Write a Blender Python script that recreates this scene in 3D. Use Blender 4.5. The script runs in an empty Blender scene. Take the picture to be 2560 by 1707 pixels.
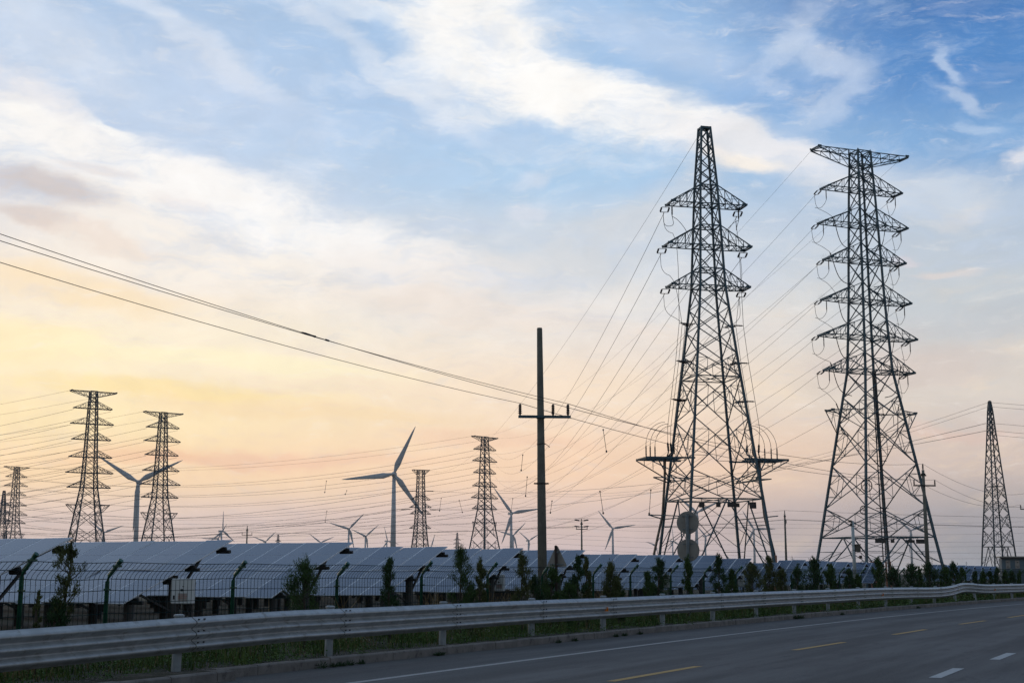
import bpy, math, random
from mathutils import Vector, Matrix, noise as mnoise
rad = math.radians
random.seed(7)
SC = bpy.context.scene
COL = SC.collection

# ---------------------------------------------------------------- camera
F = 3402.0; PITCH = rad(9.66); H = 1.53
CP, SP = math.cos(PITCH), math.sin(PITCH)
cam = bpy.data.cameras.new("camera")
cam.sensor_width = 36.0; cam.lens = F / 2560 * 36.0
cam.clip_start = 0.1; cam.clip_end = 30000
camo = bpy.data.objects.new("camera", cam); COL.objects.link(camo)
camo.location = (0, 0, H); camo.rotation_euler = (rad(90) + PITCH, 0, 0)
SC.camera = camo

def direction(px, py):
    u = (853.5 - py) / F
    return Vector(((px - 1280) / F, CP - u * SP, SP + u * CP))
def at(px, py, Y):
    d = direction(px, py) * 1.0
    k = Y / d.y
    return Vector((d.x * k, Y, H + d.z * k))
def gx(px, Y): return (px - 1280) / 3450.0 * Y
def elev_z(py, Y): return at(1280, py, Y).z

# ---------------------------------------------------------------- colour management
SC.view_settings.view_transform = 'Standard'
SC.view_settings.look = 'None'
SC.view_settings.exposure = 0.0
SC.view_settings.gamma = 1.0
SC.cycles.volume_bounces = 0
SC.cycles.max_bounces = 3
SC.cycles.diffuse_bounces = 2
SC.cycles.glossy_bounces = 2

# ---------------------------------------------------------------- sky (world)
def lin(c):
    r = []
    for v in c:
        v = v / 255.0
        r.append(v / 12.92 if v <= 0.04045 else ((v + 0.055) / 1.055) ** 2.4)
    return (r[0], r[1], r[2], 1.0)

class NT:
    def __init__(s, tree): s.t = tree
    def new(s, typ, **kw):
        n = s.t.nodes.new(typ)
        for k, v in kw.items(): setattr(n, k, v)
        return n
    def setin(s, sock, v):
        if hasattr(v, 'links') or isinstance(v, bpy.types.NodeSocket): s.t.links.new(v, sock)
        else: sock.default_value = v
    def math(s, op, a, b=None, c=None, clamp=False):
        n = s.new('ShaderNodeMath', operation=op); n.use_clamp = clamp
        s.setin(n.inputs[0], a)
        if b is not None: s.setin(n.inputs[1], b)
        if c is not None: s.setin(n.inputs[2], c)
        return n.outputs[0]
    def vmath(s, op, a, b=None, c=None, scale=None):
        n = s.new('ShaderNodeVectorMath', operation=op)
        s.setin(n.inputs[0], a)
        if b is not None: s.setin(n.inputs[1], b)
        if c is not None: s.setin(n.inputs[2], c)
        if scale is not None: s.setin(n.inputs['Scale'], scale)
        return n
    def mix(s, fac, a, b):
        n = s.new('ShaderNodeMix', data_type='RGBA')
        s.setin(n.inputs[0], fac); s.setin(n.inputs[6], a); s.setin(n.inputs[7], b)
        return n.outputs[2]
    def noise(s, vec, scale, detail=4, rough=0.55, dist=0.0):
        n = s.new('ShaderNodeTexNoise')
        s.setin(n.inputs['Vector'], vec); n.inputs['Scale'].default_value = scale
        n.inputs['Detail'].default_value = detail; n.inputs['Roughness'].default_value = rough
        n.inputs['Distortion'].default_value = dist
        return n
    def ramp(s, fac, stops, interp='EASE'):
        n = s.new('ShaderNodeValToRGB'); s.setin(n.inputs[0], fac)
        cr = n.color_ramp; cr.interpolation = interp
        while len(cr.elements) < len(stops): cr.elements.new(0.5)
        for e, (p, c) in zip(cr.elements, stops): e.position = p; e.color = c
        return n.outputs[0]
    def smooth(s, v, a, b):
        n = s.new('ShaderNodeMapRange', interpolation_type='SMOOTHSTEP')
        s.setin(n.inputs[0], v); n.inputs[1].default_value = a; n.inputs[2].default_value = b
        return n.outputs[0]

SUN_AZ, SUN_EL = rad(-27), rad(4.5)
world = bpy.data.worlds.new("World"); SC.world = world; world.use_nodes = True
wt = NT(world.node_tree); world.node_tree.nodes.clear()
co = wt.new('ShaderNodeTexCoord').outputs['Generated']
sep = wt.new('ShaderNodeSeparateXYZ'); world.node_tree.links.new(co, sep.inputs[0])
hx, hy, hz = sep.outputs
AZ = wt.math('ARCTAN2', hx, hy)
EL = wt.math('ARCSINE', hz)
cmb = wt.new('ShaderNodeCombineXYZ'); wt.setin(cmb.inputs[0], AZ); wt.setin(cmb.inputs[1], EL)
P = cmb.outputs[0]
# domain-warped coordinates (streaky high cloud)
mp = wt.new('ShaderNodeMapping'); wt.setin(mp.inputs[0], P)
mp.inputs['Rotation'].default_value = (0, 0, rad(14)); mp.inputs['Scale'].default_value = (1.0, 2.1, 1)
warpn = wt.noise(mp.outputs[0], 7.0, 5, 0.6)
warp = wt.vmath('SUBTRACT', warpn.outputs['Color'], (0.5, 0.5, 0.5)).outputs[0]
warp = wt.vmath('MULTIPLY', warp, (0.085, 0.05, 0)).outputs[0]
P2 = wt.vmath('ADD', P, warp).outputs[0]
mp2 = wt.new('ShaderNodeMapping'); wt.setin(mp2.inputs[0], P2)
mp2.inputs['Rotation'].default_value = (0, 0, rad(17)); mp2.inputs['Scale'].default_value = (1.0, 3.0, 1)
FB = wt.noise(mp2.outputs[0], 13.0, 8, 0.66).outputs[0]      # streaky fbm
mp3 = wt.new('ShaderNodeMapping'); wt.setin(mp3.inputs[0], P2); mp3.inputs['Scale'].default_value = (1.0, 1.5, 1)
FB2 = wt.noise(mp3.outputs[0], 28.0, 7, 0.62).outputs[0]     # puffier fbm
def ae(px, py):
    d = direction(px, py)
    return math.atan2(d.x, d.y), math.atan2(d.z, math.hypot(d.x, d.y))
ELs = wt.math('MULTIPLY_ADD', EL, 180 / math.pi / 60.0, 0.0, clamp=True)   # 0..1 over 60 degrees
def stops(l): return [(e / 60.0, lin(c)) for e, c in l]
left = wt.ramp(ELs, stops([(0, (222, 202, 200)), (2, (236, 212, 200)), (4, (255, 222, 180)), (6.2, (255, 232, 186)), (9, (255, 241, 212)),
    (12, (250, 234, 214)), (15, (214, 218, 228)), (18, (192, 210, 234)), (24, (165, 192, 224)), (36, (118, 150, 190)), (48, (112, 144, 180)), (60, (100, 128, 158))]))
mid = wt.ramp(ELs, stops([(0, (214, 196, 198)), (2, (230, 204, 194)), (4.3, (252, 216, 184)), (7.5, (248, 226, 202)), (11, (234, 230, 226)),
    (14, (206, 215, 225)), (16.5, (170, 203, 233)), (20, (156, 193, 232)), (24, (156, 192, 230)), (36, (112, 146, 188)), (48, (104, 136, 172)), (60, (92, 122, 152))]))
right = wt.ramp(ELs, stops([(0, (158, 160, 166)), (2, (172, 166, 168)), (4.5, (212, 194, 184)), (7.5, (218, 209, 200)), (11, (198, 204, 209)),
    (14, (180, 197, 217)), (17, (118, 164, 212)), (20, (66, 130, 196)), (24, (26, 100, 172)), (36, (66, 106, 154)), (48, (70, 106, 148)), (60, (80, 112, 142))]))
back = wt.ramp(ELs, stops([(0, (122, 126, 130)), (8, (132, 136, 142)), (20, (122, 134, 146)), (40, (104, 124, 142)), (60, (92, 118, 140))]))
AZw = wt.vmath('ADD', P, wt.vmath('MULTIPLY', warp, (2.0, 1.0, 0)).outputs[0]).outputs[0]
sA = wt.new('ShaderNodeSeparateXYZ'); wt.setin(sA.inputs[0], AZw)
sky = wt.mix(wt.smooth(sA.outputs[0], rad(-18), rad(3)), left, mid)
sky = wt.mix(wt.smooth(sA.outputs[0], rad(2), rad(20)), sky, right)
absA = wt.math('ABSOLUTE', wt.math('ADD', AZ, rad(15)))
sky = wt.mix(wt.smooth(absA, rad(45), rad(110)), sky, back)
# general thin streaks of cirrus
st = wt.smooth(FB, 0.42, 0.78)
hi = wt.smooth(EL, rad(8), rad(17))
sky = wt.mix(wt.math('MULTIPLY', wt.math('MULTIPLY', wt.math('MULTIPLY', st, hi), wt.math('SUBTRACT', 1.0, wt.math('MULTIPLY', wt.smooth(AZ, rad(8), rad(18)), .55))), 0.5), sky, lin((228, 233, 243)))
lo = wt.math('SUBTRACT', 1.0, hi)
sky = wt.mix(wt.math('MULTIPLY', wt.math('MULTIPLY', wt.smooth(FB, 0.5, 0.75), lo), 0.30), sky, lin((255, 228, 190)))
sky = wt.mix(wt.math('MULTIPLY', wt.math('MULTIPLY', wt.smooth(FB, 0.5, 0.25), lo), 0.25), sky, lin((196, 186, 196)))

def cloud(px, py, rx, ry, ang, op, col, kind='s', k=1.0, edge=(0.12, 0.92), azel=None):
    """one soft cloud bank: centre and radii in photo pixels turned into azimuth and elevation"""
    global sky
    a, e = azel or ae(px, py)
    rx /= 3500.0; ry /= 3500.0; t = rad(-ang)
    d = wt.vmath('SUBTRACT', P2, (a, e, 0)).outputs[0]
    u = wt.vmath('DOT_PRODUCT', d, (math.cos(t) / rx, math.sin(t) / rx, 0)).outputs['Value']
    v = wt.vmath('DOT_PRODUCT', d, (-math.sin(t) / ry, math.cos(t) / ry, 0)).outputs['Value']
    r2 = wt.math('ADD', wt.math('MULTIPLY', u, u), wt.math('MULTIPLY', v, v))
    g = wt.math('EXPONENT', wt.math('MULTIPLY', r2, -1.0))
    n = FB if kind == 's' else FB2
    m = wt.math('ADD', g, wt.math('MULTIPLY', wt.math('SUBTRACT', n, 0.5), wt.math('MULTIPLY', wt.math('POWER', g, 0.35), k)))
    m = wt.math('MULTIPLY', wt.smooth(m, edge[0], edge[1]), op)
    sky = wt.mix(m, sky, lin(col))
WH = (253, 251, 247)
# upper left veils
cloud(60, 60, 330, 90, 25, .55, (226, 232, 242)); cloud(60, 235, 260, 60, 22, .75, (242, 238, 238))
cloud(420, 70, 420, 36, 27, .5, (232, 236, 244)); cloud(900, 30, 380, 40, 18, .55, (226, 234, 244))
cloud(960, 190, 320, 28, 34, .55, (222, 230, 242)); cloud(30, 262, 55, 26, 5, .95, WH, 'p')
cloud(620, 250, 330, 60, 20, .3, (200, 214, 236)); cloud(1180, 330, 260, 40, 12, .35, (206, 218, 236))
# the white stream from the top centre to the right
cloud(1110, 130, 190, 120, 48, .85, (246, 246, 246)); cloud(1240, 90, 300, 150, 40, .95, (251, 249, 246))
cloud(1360, 215, 400, 95, 24, 1., (254, 252, 249)); cloud(1640, 285, 370, 72, 17, 1., (253, 251, 248))
cloud(1930, 380, 340, 66, 16, .9, (240, 238, 240)); cloud(2230, 470, 330, 80, 10, .75, (212, 219, 228))
cloud(1060, 220, 130, 60, 20, .5, (236, 240, 246))
# wisps right of the stream
cloud(1640, 110, 300, 70, 20, .4, (206, 218, 238)); cloud(1960, 100, 130, 40, -35, .5, (214, 224, 240), 'p')
cloud(2060, 160, 160, 45, 15, .5, (224, 231, 243), 'p'); cloud(2090, 250, 170, 40, -25, .45, (208, 221, 240))
cloud(2395, 190, 22, 60, -25, .55, (206, 221, 241), 'p'); cloud(2425, 265, 70, 15, 25, .4, (226, 233, 243), 'p')
cloud(2440, 320, 50, 18, 15, .4, (204, 219, 238), 'p'); cloud(2555, 395, 36, 42, 10, .85, (232, 231, 236), 'p')
cloud(1330, 440, 70, 26, -5, .5, (226, 230, 240), 'p'); cloud(1330, 520, 70, 24, 0, .5, (228, 228, 236), 'p')
# white mass on the left
cloud(130, 380, 340, 105, 16, .92, (250, 247, 243)); cloud(470, 480, 430, 95, 15, .95, (252, 249, 246))
cloud(830, 590, 430, 95, 14, .9, (252, 250, 248)); cloud(420, 620, 520, 110, 8, .8, (250, 242, 232))
cloud(1150, 690, 420, 80, 8, .6, (240, 232, 226)); cloud(275, 318, 70, 18, 20, .8, WH, 'p')
# tan grey shreds in it
cloud(110, 480, 190, 52, 8, .88, (206, 197, 196), 'p'); cloud(60, 552, 120, 26, 5, .7, (214, 200, 194), 'p')
cloud(230, 425, 110, 20, 8, .5, (222, 212, 210), 'p'); cloud(250, 600, 200, 24, 6, .45, (232, 212, 198), 'p')
cloud(450, 500, 100, 20, 6, .35, (228, 218, 216), 'p')
# greyish middle right
cloud(1500, 620, 330, 90, -18, .65, (212, 215, 219)); cloud(1700, 480, 260, 60, -35, .55, (206, 213, 222))
cloud(1250, 780, 420, 60, 8, .45, (240, 224, 210)); cloud(1700, 850, 330, 70, -8, .4, (232, 220, 212))
cloud(1880, 412, 105, 26, 3, .9, (250, 241, 230), 'p'); cloud(1790, 388, 60, 16, 0, .6, (244, 236, 230), 'p')
cloud(2300, 620, 330, 90, -8, .45, (198, 205, 212)); cloud(2420, 520, 80, 26, -14, .5, (222, 219, 218), 'p')
cloud(2380, 676, 80, 13, 4, .55, (228, 214, 206), 'p'); cloud(2270, 640, 50, 14, -5, .5, (222, 210, 212), 'p')
cloud(2500, 800, 200, 50, 0, .4, (190, 195, 202)); cloud(2250, 900, 260, 60, 0, .4, (214, 196, 190))
cloud(2390, 1068, 160, 16, 4, .55, (226, 196, 182), 'p')
cloud(0, 0, 1000, 900, 0, .85, (214, 214, 224), azel=(rad(-62), rad(40)))     # unseen bright veil, added so the left panels reflect paler sky
# golden streaks low on the left
cloud(60, 860, 340, 80, 4, .7, (255, 236, 188)); cloud(560, 900, 480, 36, 3, .75, (255, 243, 205))
cloud(180, 700, 320, 50, 8, .6, (252, 226, 184)); cloud(420, 985, 420, 26, 2, .6, (254, 226, 160)); cloud(760, 1040, 420, 26, 2, .45, (248, 218, 172))
cloud(640, 1150, 420, 24, 1, .5, (240, 192, 168)); cloud(1250, 1100, 300, 26, 1, .4, (242, 200, 172)); cloud(360, 1130, 200, 30, 2, .4, (246, 196, 158))
thin = wt.math('MULTIPLY', wt.smooth(FB, .56, .30), wt.smooth(EL, rad(9.5), rad(13)))
sky = wt.mix(wt.math('MULTIPLY', thin, .42), sky, lin((196, 212, 234)))
mp4 = wt.new('ShaderNodeMapping'); wt.setin(mp4.inputs[0], P2)
mp4.inputs['Rotation'].default_value = (0, 0, rad(13)); mp4.inputs['Scale'].default_value = (1.0, 4.2, 1)
FB3 = wt.noise(mp4.outputs[0], 26.0, 6, 0.7).outputs[0]
sky = wt.mix(wt.math('MULTIPLY', wt.math('MULTIPLY', wt.smooth(FB3, .53, .76), wt.smooth(EL, rad(1.5), rad(6))), .30), sky, lin((252, 246, 240)))
sky = wt.mix(wt.math('MULTIPLY', wt.smooth(FB3, .47, .28), .13), sky, lin((176, 198, 220)))
fine = wt.math('MULTIPLY', wt.math('SUBTRACT', FB2, .5), .22)
fine = wt.math('ADD', fine, wt.math('MULTIPLY', wt.math('EXPONENT', wt.math('MULTIPLY', wt.math('MAXIMUM', EL, 0.0), -9.0)), .20))
sky = wt.vmath('SCALE', sky, scale=wt.math('ADD', 1.0, fine)).outputs[0]
nish = wt.new('ShaderNodeTexSky', sky_type='NISHITA'); nish.sun_disc = False
nish.sun_elevation = SUN_EL; nish.sun_rotation = SUN_AZ; nish.dust_density = 3.0
ns = wt.vmath('SCALE', nish.outputs[0], scale=0.012).outputs[0]
sky = wt.mix(0.06, sky, ns)
below = wt.smooth(EL, rad(-0.5), rad(-4.0))
sky = wt.mix(below, sky, lin((60, 62, 66)))
bg = wt.new('ShaderNodeBackground'); wt.setin(bg.inputs[0], sky); bg.inputs[1].default_value = 1.1
world.cycles.sampling_method = 'MANUAL'; world.cycles.sample_map_resolution = 512
wo = wt.new('ShaderNodeOutputWorld'); wt.setin(wo.inputs[0], bg.outputs[0])

sun = bpy.data.lights.new("sun", 'SUN'); sun.energy = 0.25; sun.angle = rad(20); sun.color = (1.0, .72, .45)
suno = bpy.data.objects.new("sun", sun); COL.objects.link(suno)
sd = Vector((math.sin(SUN_AZ) * math.cos(SUN_EL), math.cos(SUN_AZ) * math.cos(SUN_EL), math.sin(SUN_EL)))
suno.rotation_euler = (-sd).to_track_quat('-Z', 'Y').to_euler()

# ---------------------------------------------------------------- materials
MATS = {}
def mat(name, col, rough=0.6, metal=0.0, var=0.15, vscale=3.0, bump=0.0, bscale=40.0, spec=0.5, hue=None, coords='Object', detail=5, stain=None, two=False):
    m = bpy.data.materials.new(name); m.use_nodes = True
    t = NT(m.node_tree); nodes = m.node_tree.nodes
    b = nodes['Principled BSDF']
    b.inputs['Roughness'].default_value = rough; b.inputs['Metallic'].default_value = metal
    b.inputs['Specular IOR Level'].default_value = spec
    tc = t.new('ShaderNodeTexCoord').outputs[coords]
    c4 = (col[0], col[1], col[2], 1)
    n = t.noise(tc, vscale, detail, 0.6)
    lo = tuple(v * (1 - var) for v in col) + (1,); hi = tuple(min(1, v * (1 + var)) for v in col) + (1,)
    if hue: hi = tuple(hue) + (1,)
    c = t.mix(t.smooth(n.outputs[0], 0.3, 0.7), lo, hi)
    if stain:
        sc_, scol, a, bb = stain
        s2 = t.noise(tc, sc_, 6, 0.7)
        c = t.mix(t.smooth(s2.outputs[0], a, bb), c, tuple(scol) + (1,))
    t.setin(b.inputs['Base Color'], c)
    if bump:
        bn = t.noise(tc, bscale, 4, 0.6)
        bp = t.new('ShaderNodeBump'); bp.inputs['Strength'].default_value = bump; bp.inputs['Distance'].default_value = 0.02
        t.setin(bp.inputs['Height'], bn.outputs[0]); t.setin(b.inputs['Normal'], bp.outputs[0])
    MATS[name] = m
    return m
M_steel = mat("galvanised_steel", (.055, .105, .135), .6, .2, .25, .8)
M_steel2 = mat("weathered_steel_far", (.055, .080, .10), .65, .1, .2, .5)
M_yellowed = mat("lichened_steel", (.13, .13, .05), .8, .1, .3, 3)
M_dark = mat("dark_rubber", (.02, .021, .023), .6, 0, .2, 5)
M_wire = mat("aluminium_wire", (.06, .06, .065), .6, .3, .1, 2)
M_insul = mat("brown_insulator", (.035, .022, .02), .35, 0, .2, 8)
M_concrete = mat("pole_concrete", (.155, .152, .128), .9, 0, .18, 2.5, .3, 30, stain=(1.2, (.11, .108, .095), .5, .75))
M_white = mat("turbine_paint", (.50, .52, .54), .5, 0, .05, .2)
M_rail = mat("guardrail_zinc", (.38, .40, .415), .45, .3, .14, 4.0, .05, 60, stain=(6.0, (.20, .19, .17), .52, .74))
M_railpost = mat("post_zinc", (.26, .30, .33), .5, .3, .15, 6)
M_orange = mat("orange_reflector", (.75, .22, .02), .3, 0, .1, 30)
M_green = mat("fence_green", (.006, .075, .040), .38, 0, .25, 6)
M_gwire = mat("fence_wire_green", (.008, .026, .026), .85, 0, .2, 6, spec=.1)
M_alu = mat("module_frame", (.62, .66, .72), .4, .2, .06, 3)
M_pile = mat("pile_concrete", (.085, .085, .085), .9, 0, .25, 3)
M_pileshade = mat("shaded_pile_concrete", (.06, .06, .058), .95, 0, .25, 3)  # shadow under the tables put into a darker copy of the pile colour
M_box = mat("inverter_paint", (.60, .63, .64), .5, 0, .07, 3, stain=(5, (.48, .47, .44), .6, .85))
M_red = mat("red_print", (.45, .10, .09), .6, 0, .1, 20)
M_black = mat("black_print", (.015, .016, .018), .5, 0, .1, 20)
M_kerb = mat("kerb_concrete", (.17, .158, .15), .9, 0, .22, 2.2, .5, 45, stain=(6, (.075, .07, .068), .52, .7))
M_signback = mat("sign_back", (.27, .255, .23), .65, .1, .12, 4, stain=(2.5, (.20, .19, .17), .5, .8))
M_signpole = mat("sign_pole", (.16, .19, .21), .5, .3, .2, 5)
M_rustpole = mat("rusty_pole", (.035, .022, .018), .9, 0, .3, 8)
M_yellowtape = mat("yellow_tape", (.60, .33, .02), .5, 0, .15, 12)
M_duct = mat("orange_duct", (.42, .20, .13), .7, 0, .15, 5)
M_plate = mat("dark_plate", (.05, .042, .038), .6, .1, .2, 6)
M_bluegrey = mat("cabin_wall", (.115, .165, .20), .7, 0, .1, 1.5)
M_cream = mat("poster_cream", (.34, .31, .28), .7, 0, .1, 8)
M_bark = mat("bark", (.05, .038, .028), .9, 0, .3, 12)
M_camwhite = mat("camera_pole_paint", (.40, .44, .45), .5, .1, .12, 4)
M_brownbox = mat("brown_box", (.10, .085, .065), .7, .0, .15, 6)
M_asphalt = None

def leafmat(name, c1, c2, scale=2.2):
    m = bpy.data.materials.new(name); m.use_nodes = True
    t = NT(m.node_tree); b = m.node_tree.nodes['Principled BSDF']
    b.inputs['Roughness'].default_value = 0.8; b.inputs['Specular IOR Level'].default_value = .12
    tc = t.new('ShaderNodeTexCoord').outputs['Object']
    n = t.noise(tc, scale, 3, .6); n2 = t.noise(tc, 37.0, 2, .6)
    f = t.math('ADD', t.math('MULTIPLY', n.outputs[0], .6), t.math('MULTIPLY', n2.outputs[0], .4))
    t.setin(b.inputs['Base Color'], t.mix(t.smooth(f, .38, .62), c1 + (1,), c2 + (1,)))
    b.inputs['Subsurface Weight'].default_value = 0.0
    MATS[name] = m
    return m
M_leaf = [leafmat("conifer_foliage", (.020, .050, .016), (.070, .125, .040)), leafmat("olive_foliage", (.032, .052, .018), (.115, .130, .048)),
          leafmat("deep_foliage", (.015, .042, .020), (.050, .098, .040))]
M_grass = leafmat("grass_blades", (.020, .060, .012), (.115, .165, .045), .9)
M_dry = leafmat("dry_stalks", (.12, .085, .04), (.30, .22, .12), 3)
M_weed = leafmat("weed_leaves", (.034, .090, .024), (.125, .190, .065), 3)
M_petal = mat("pale_seed_heads", (.34, .32, .26), .8, 0, .2, 10)

def ground_mat():
    m = bpy.data.materials.new("bare_soil"); m.use_nodes = True
    t = NT(m.node_tree); b = m.node_tree.nodes['Principled BSDF']; b.inputs['Roughness'].default_value = 1.0
    tc = t.new('ShaderNodeTexCoord').outputs['Object']
    n = t.noise(tc, .35, 8, .65); n2 = t.noise(tc, 14, 5, .6)
    c = t.mix(t.smooth(n.outputs[0], .4, .65), (.022, .030, .014, 1), (.052, .047, .034, 1))
    c = t.mix(t.math('MULTIPLY', t.smooth(n2.outputs[0], .45, .75), .6), c, (.075, .07, .055, 1))
    t.setin(b.inputs['Base Color'], c)
    bp = t.new('ShaderNodeBump'); bp.inputs['Strength'].default_value = .9; bp.inputs['Distance'].default_value = .05
    t.setin(bp.inputs['Height'], n2.outputs[0]); t.setin(b.inputs['Normal'], bp.outputs[0])
    return m
M_ground = ground_mat()
def verge_mat():
    m = bpy.data.materials.new("verge_soil"); m.use_nodes = True
    t = NT(m.node_tree); b = m.node_tree.nodes['Principled BSDF']; b.inputs['Roughness'].default_value = 1.0
    tc = t.new('ShaderNodeTexCoord').outputs['Object']
    n = t.noise(tc, 1.3, 8, .7); n2 = t.noise(tc, 30, 4, .6)
    c = t.mix(t.smooth(n.outputs[0], .46, .66), (.018, .024, .012, 1), (.085, .078, .064, 1))
    c = t.mix(t.math('MULTIPLY', t.smooth(n2.outputs[0], .55, .75), .7), c, (.16, .15, .13, 1))
    t.setin(b.inputs['Base Color'], c)
    bp = t.new('ShaderNodeBump'); bp.inputs['Strength'].default_value = 1.0; bp.inputs['Distance'].default_value = .04
    t.setin(bp.inputs['Height'], n2.outputs[0]); t.setin(b.inputs['Normal'], bp.outputs[0])
    return m
M_verge = verge_mat()
def asphalt_mat():
    m = bpy.data.materials.new("asphalt"); m.use_nodes = True
    t = NT(m.node_tree); b = m.node_tree.nodes['Principled BSDF']
    b.inputs['Roughness'].default_value = .82; b.inputs['Specular IOR Level'].default_value = .35
    tc = t.new('ShaderNodeTexCoord').outputs['UV']     # u across the road, v along it, metres
    sc1 = t.vmath('MULTIPLY', tc, (1.0, .06, 1)).outputs[0]
    n = t.noise(sc1, 1.1, 5, .6); nb = t.noise(tc, .5, 4, .6); n2 = t.noise(tc, 26, 5, .75); n3 = t.noise(t.vmath('MULTIPLY', tc, (1.0, .22, 1)).outputs[0], 3.2, 6, .7)
    nh = t.noise(t.vmath('MULTIPLY', tc, (1.0, .03, 1)).outputs[0], 9.0, 4, .7)
    c = t.mix(t.smooth(n.outputs[0], .35, .65), (.044, .046, .050, 1), (.098, .101, .107, 1))
    c = t.mix(t.math('MULTIPLY', t.smooth(nb.outputs[0], .5, .7), .35), c, (.038, .037, .039, 1))
    c = t.mix(t.math('MULTIPLY', t.smooth(nh.outputs[0], .58, .70), .35), c, (.030, .030, .033, 1))
    c = t.mix(t.math('MULTIPLY', t.smooth(n2.outputs[0], .50, .68), .5), c, (.15, .15, .155, 1))
    c = t.mix(t.math('MULTIPLY', t.smooth(n2.outputs[0], .47, .34), .6), c, (.028, .028, .031, 1))
    c = t.mix(t.math('MULTIPLY', t.smooth(n3.outputs[0], .53, .68), .6), c, (.036, .036, .040, 1))
    sepu = t.new('ShaderNodeSeparateXYZ'); t.setin(sepu.inputs[0], tc)
    # dust gathered along the kerb
    dn = t.math('ADD', sepu.outputs[0], t.math('MULTIPLY', nb.outputs[0], .8))
    c = t.mix(t.math('MULTIPLY', t.smooth(dn, -.95, -1.6), .6), c, (.095, .088, .082, 1))
    t.setin(b.inputs['Base Color'], c)
    bp = t.new('ShaderNodeBump'); bp.inputs['Strength'].default_value = .5; bp.inputs['Distance'].default_value = .006
    t.setin(bp.inputs['Height'], n2.outputs[0]); t.setin(b.inputs['Normal'], bp.outputs[0])
    return m
M_asphalt = asphalt_mat()
def paint_mat(name, col):
    m = bpy.data.materials.new(name); m.use_nodes = True
    t = NT(m.node_tree); b = m.node_tree.nodes['Principled BSDF']; b.inputs['Roughness'].default_value = .7
    tc = t.new('ShaderNodeTexCoord').outputs['Object']
    n = t.noise(tc, 22, 6, .75); n2 = t.noise(tc, 1.5, 3, .6)
    c = t.mix(t.smooth(n.outputs[0], .54, .66), col + (1,), (.07, .07, .075, 1))
    c = t.mix(t.math('MULTIPLY', t.smooth(n2.outputs[0], .4, .7), .3), c, tuple(v * .7 for v in col) + (1,))
    t.setin(b.inputs['Base Color'], c)
    return m
M_pwhite = paint_mat("white_road_paint", (.30, .30, .31)); M_pwhite2 = paint_mat("bright_road_paint", (.38, .40, .42))
M_pyellow = paint_mat("yellow_road_paint", (.40, .24, .05))
def glass_mat():
    m = bpy.data.materials.new("photovoltaic_glass"); m.use_nodes = True
    t = NT(m.node_tree); b = m.node_tree.nodes['Principled BSDF']
    b.inputs['Roughness'].default_value = .22; b.inputs['IOR'].default_value = 1.55
    oi = t.new('ShaderNodeObjectInfo').outputs['Random']
    tc = t.new('ShaderNodeTexCoord').outputs['Object']
    n = t.noise(tc, 1.2, 4, .6)
    c = t.mix(oi, (.008, .032, .085, 1), (.024, .056, .125, 1))
    c = t.mix(t.math('MULTIPLY', n.outputs[0], .35), c, (.07, .10, .15, 1))
    sp = t.new('ShaderNodeSeparateXYZ'); t.setin(sp.inputs[0], tc)
    t.setin(b.inputs['Base Color'], c)
    t.setin(b.inputs['Roughness'], t.math('MULTIPLY_ADD', oi, .12, .16))
    b.inputs['Specular IOR Level'].default_value = .55
    return m
M_glass = glass_mat()

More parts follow.
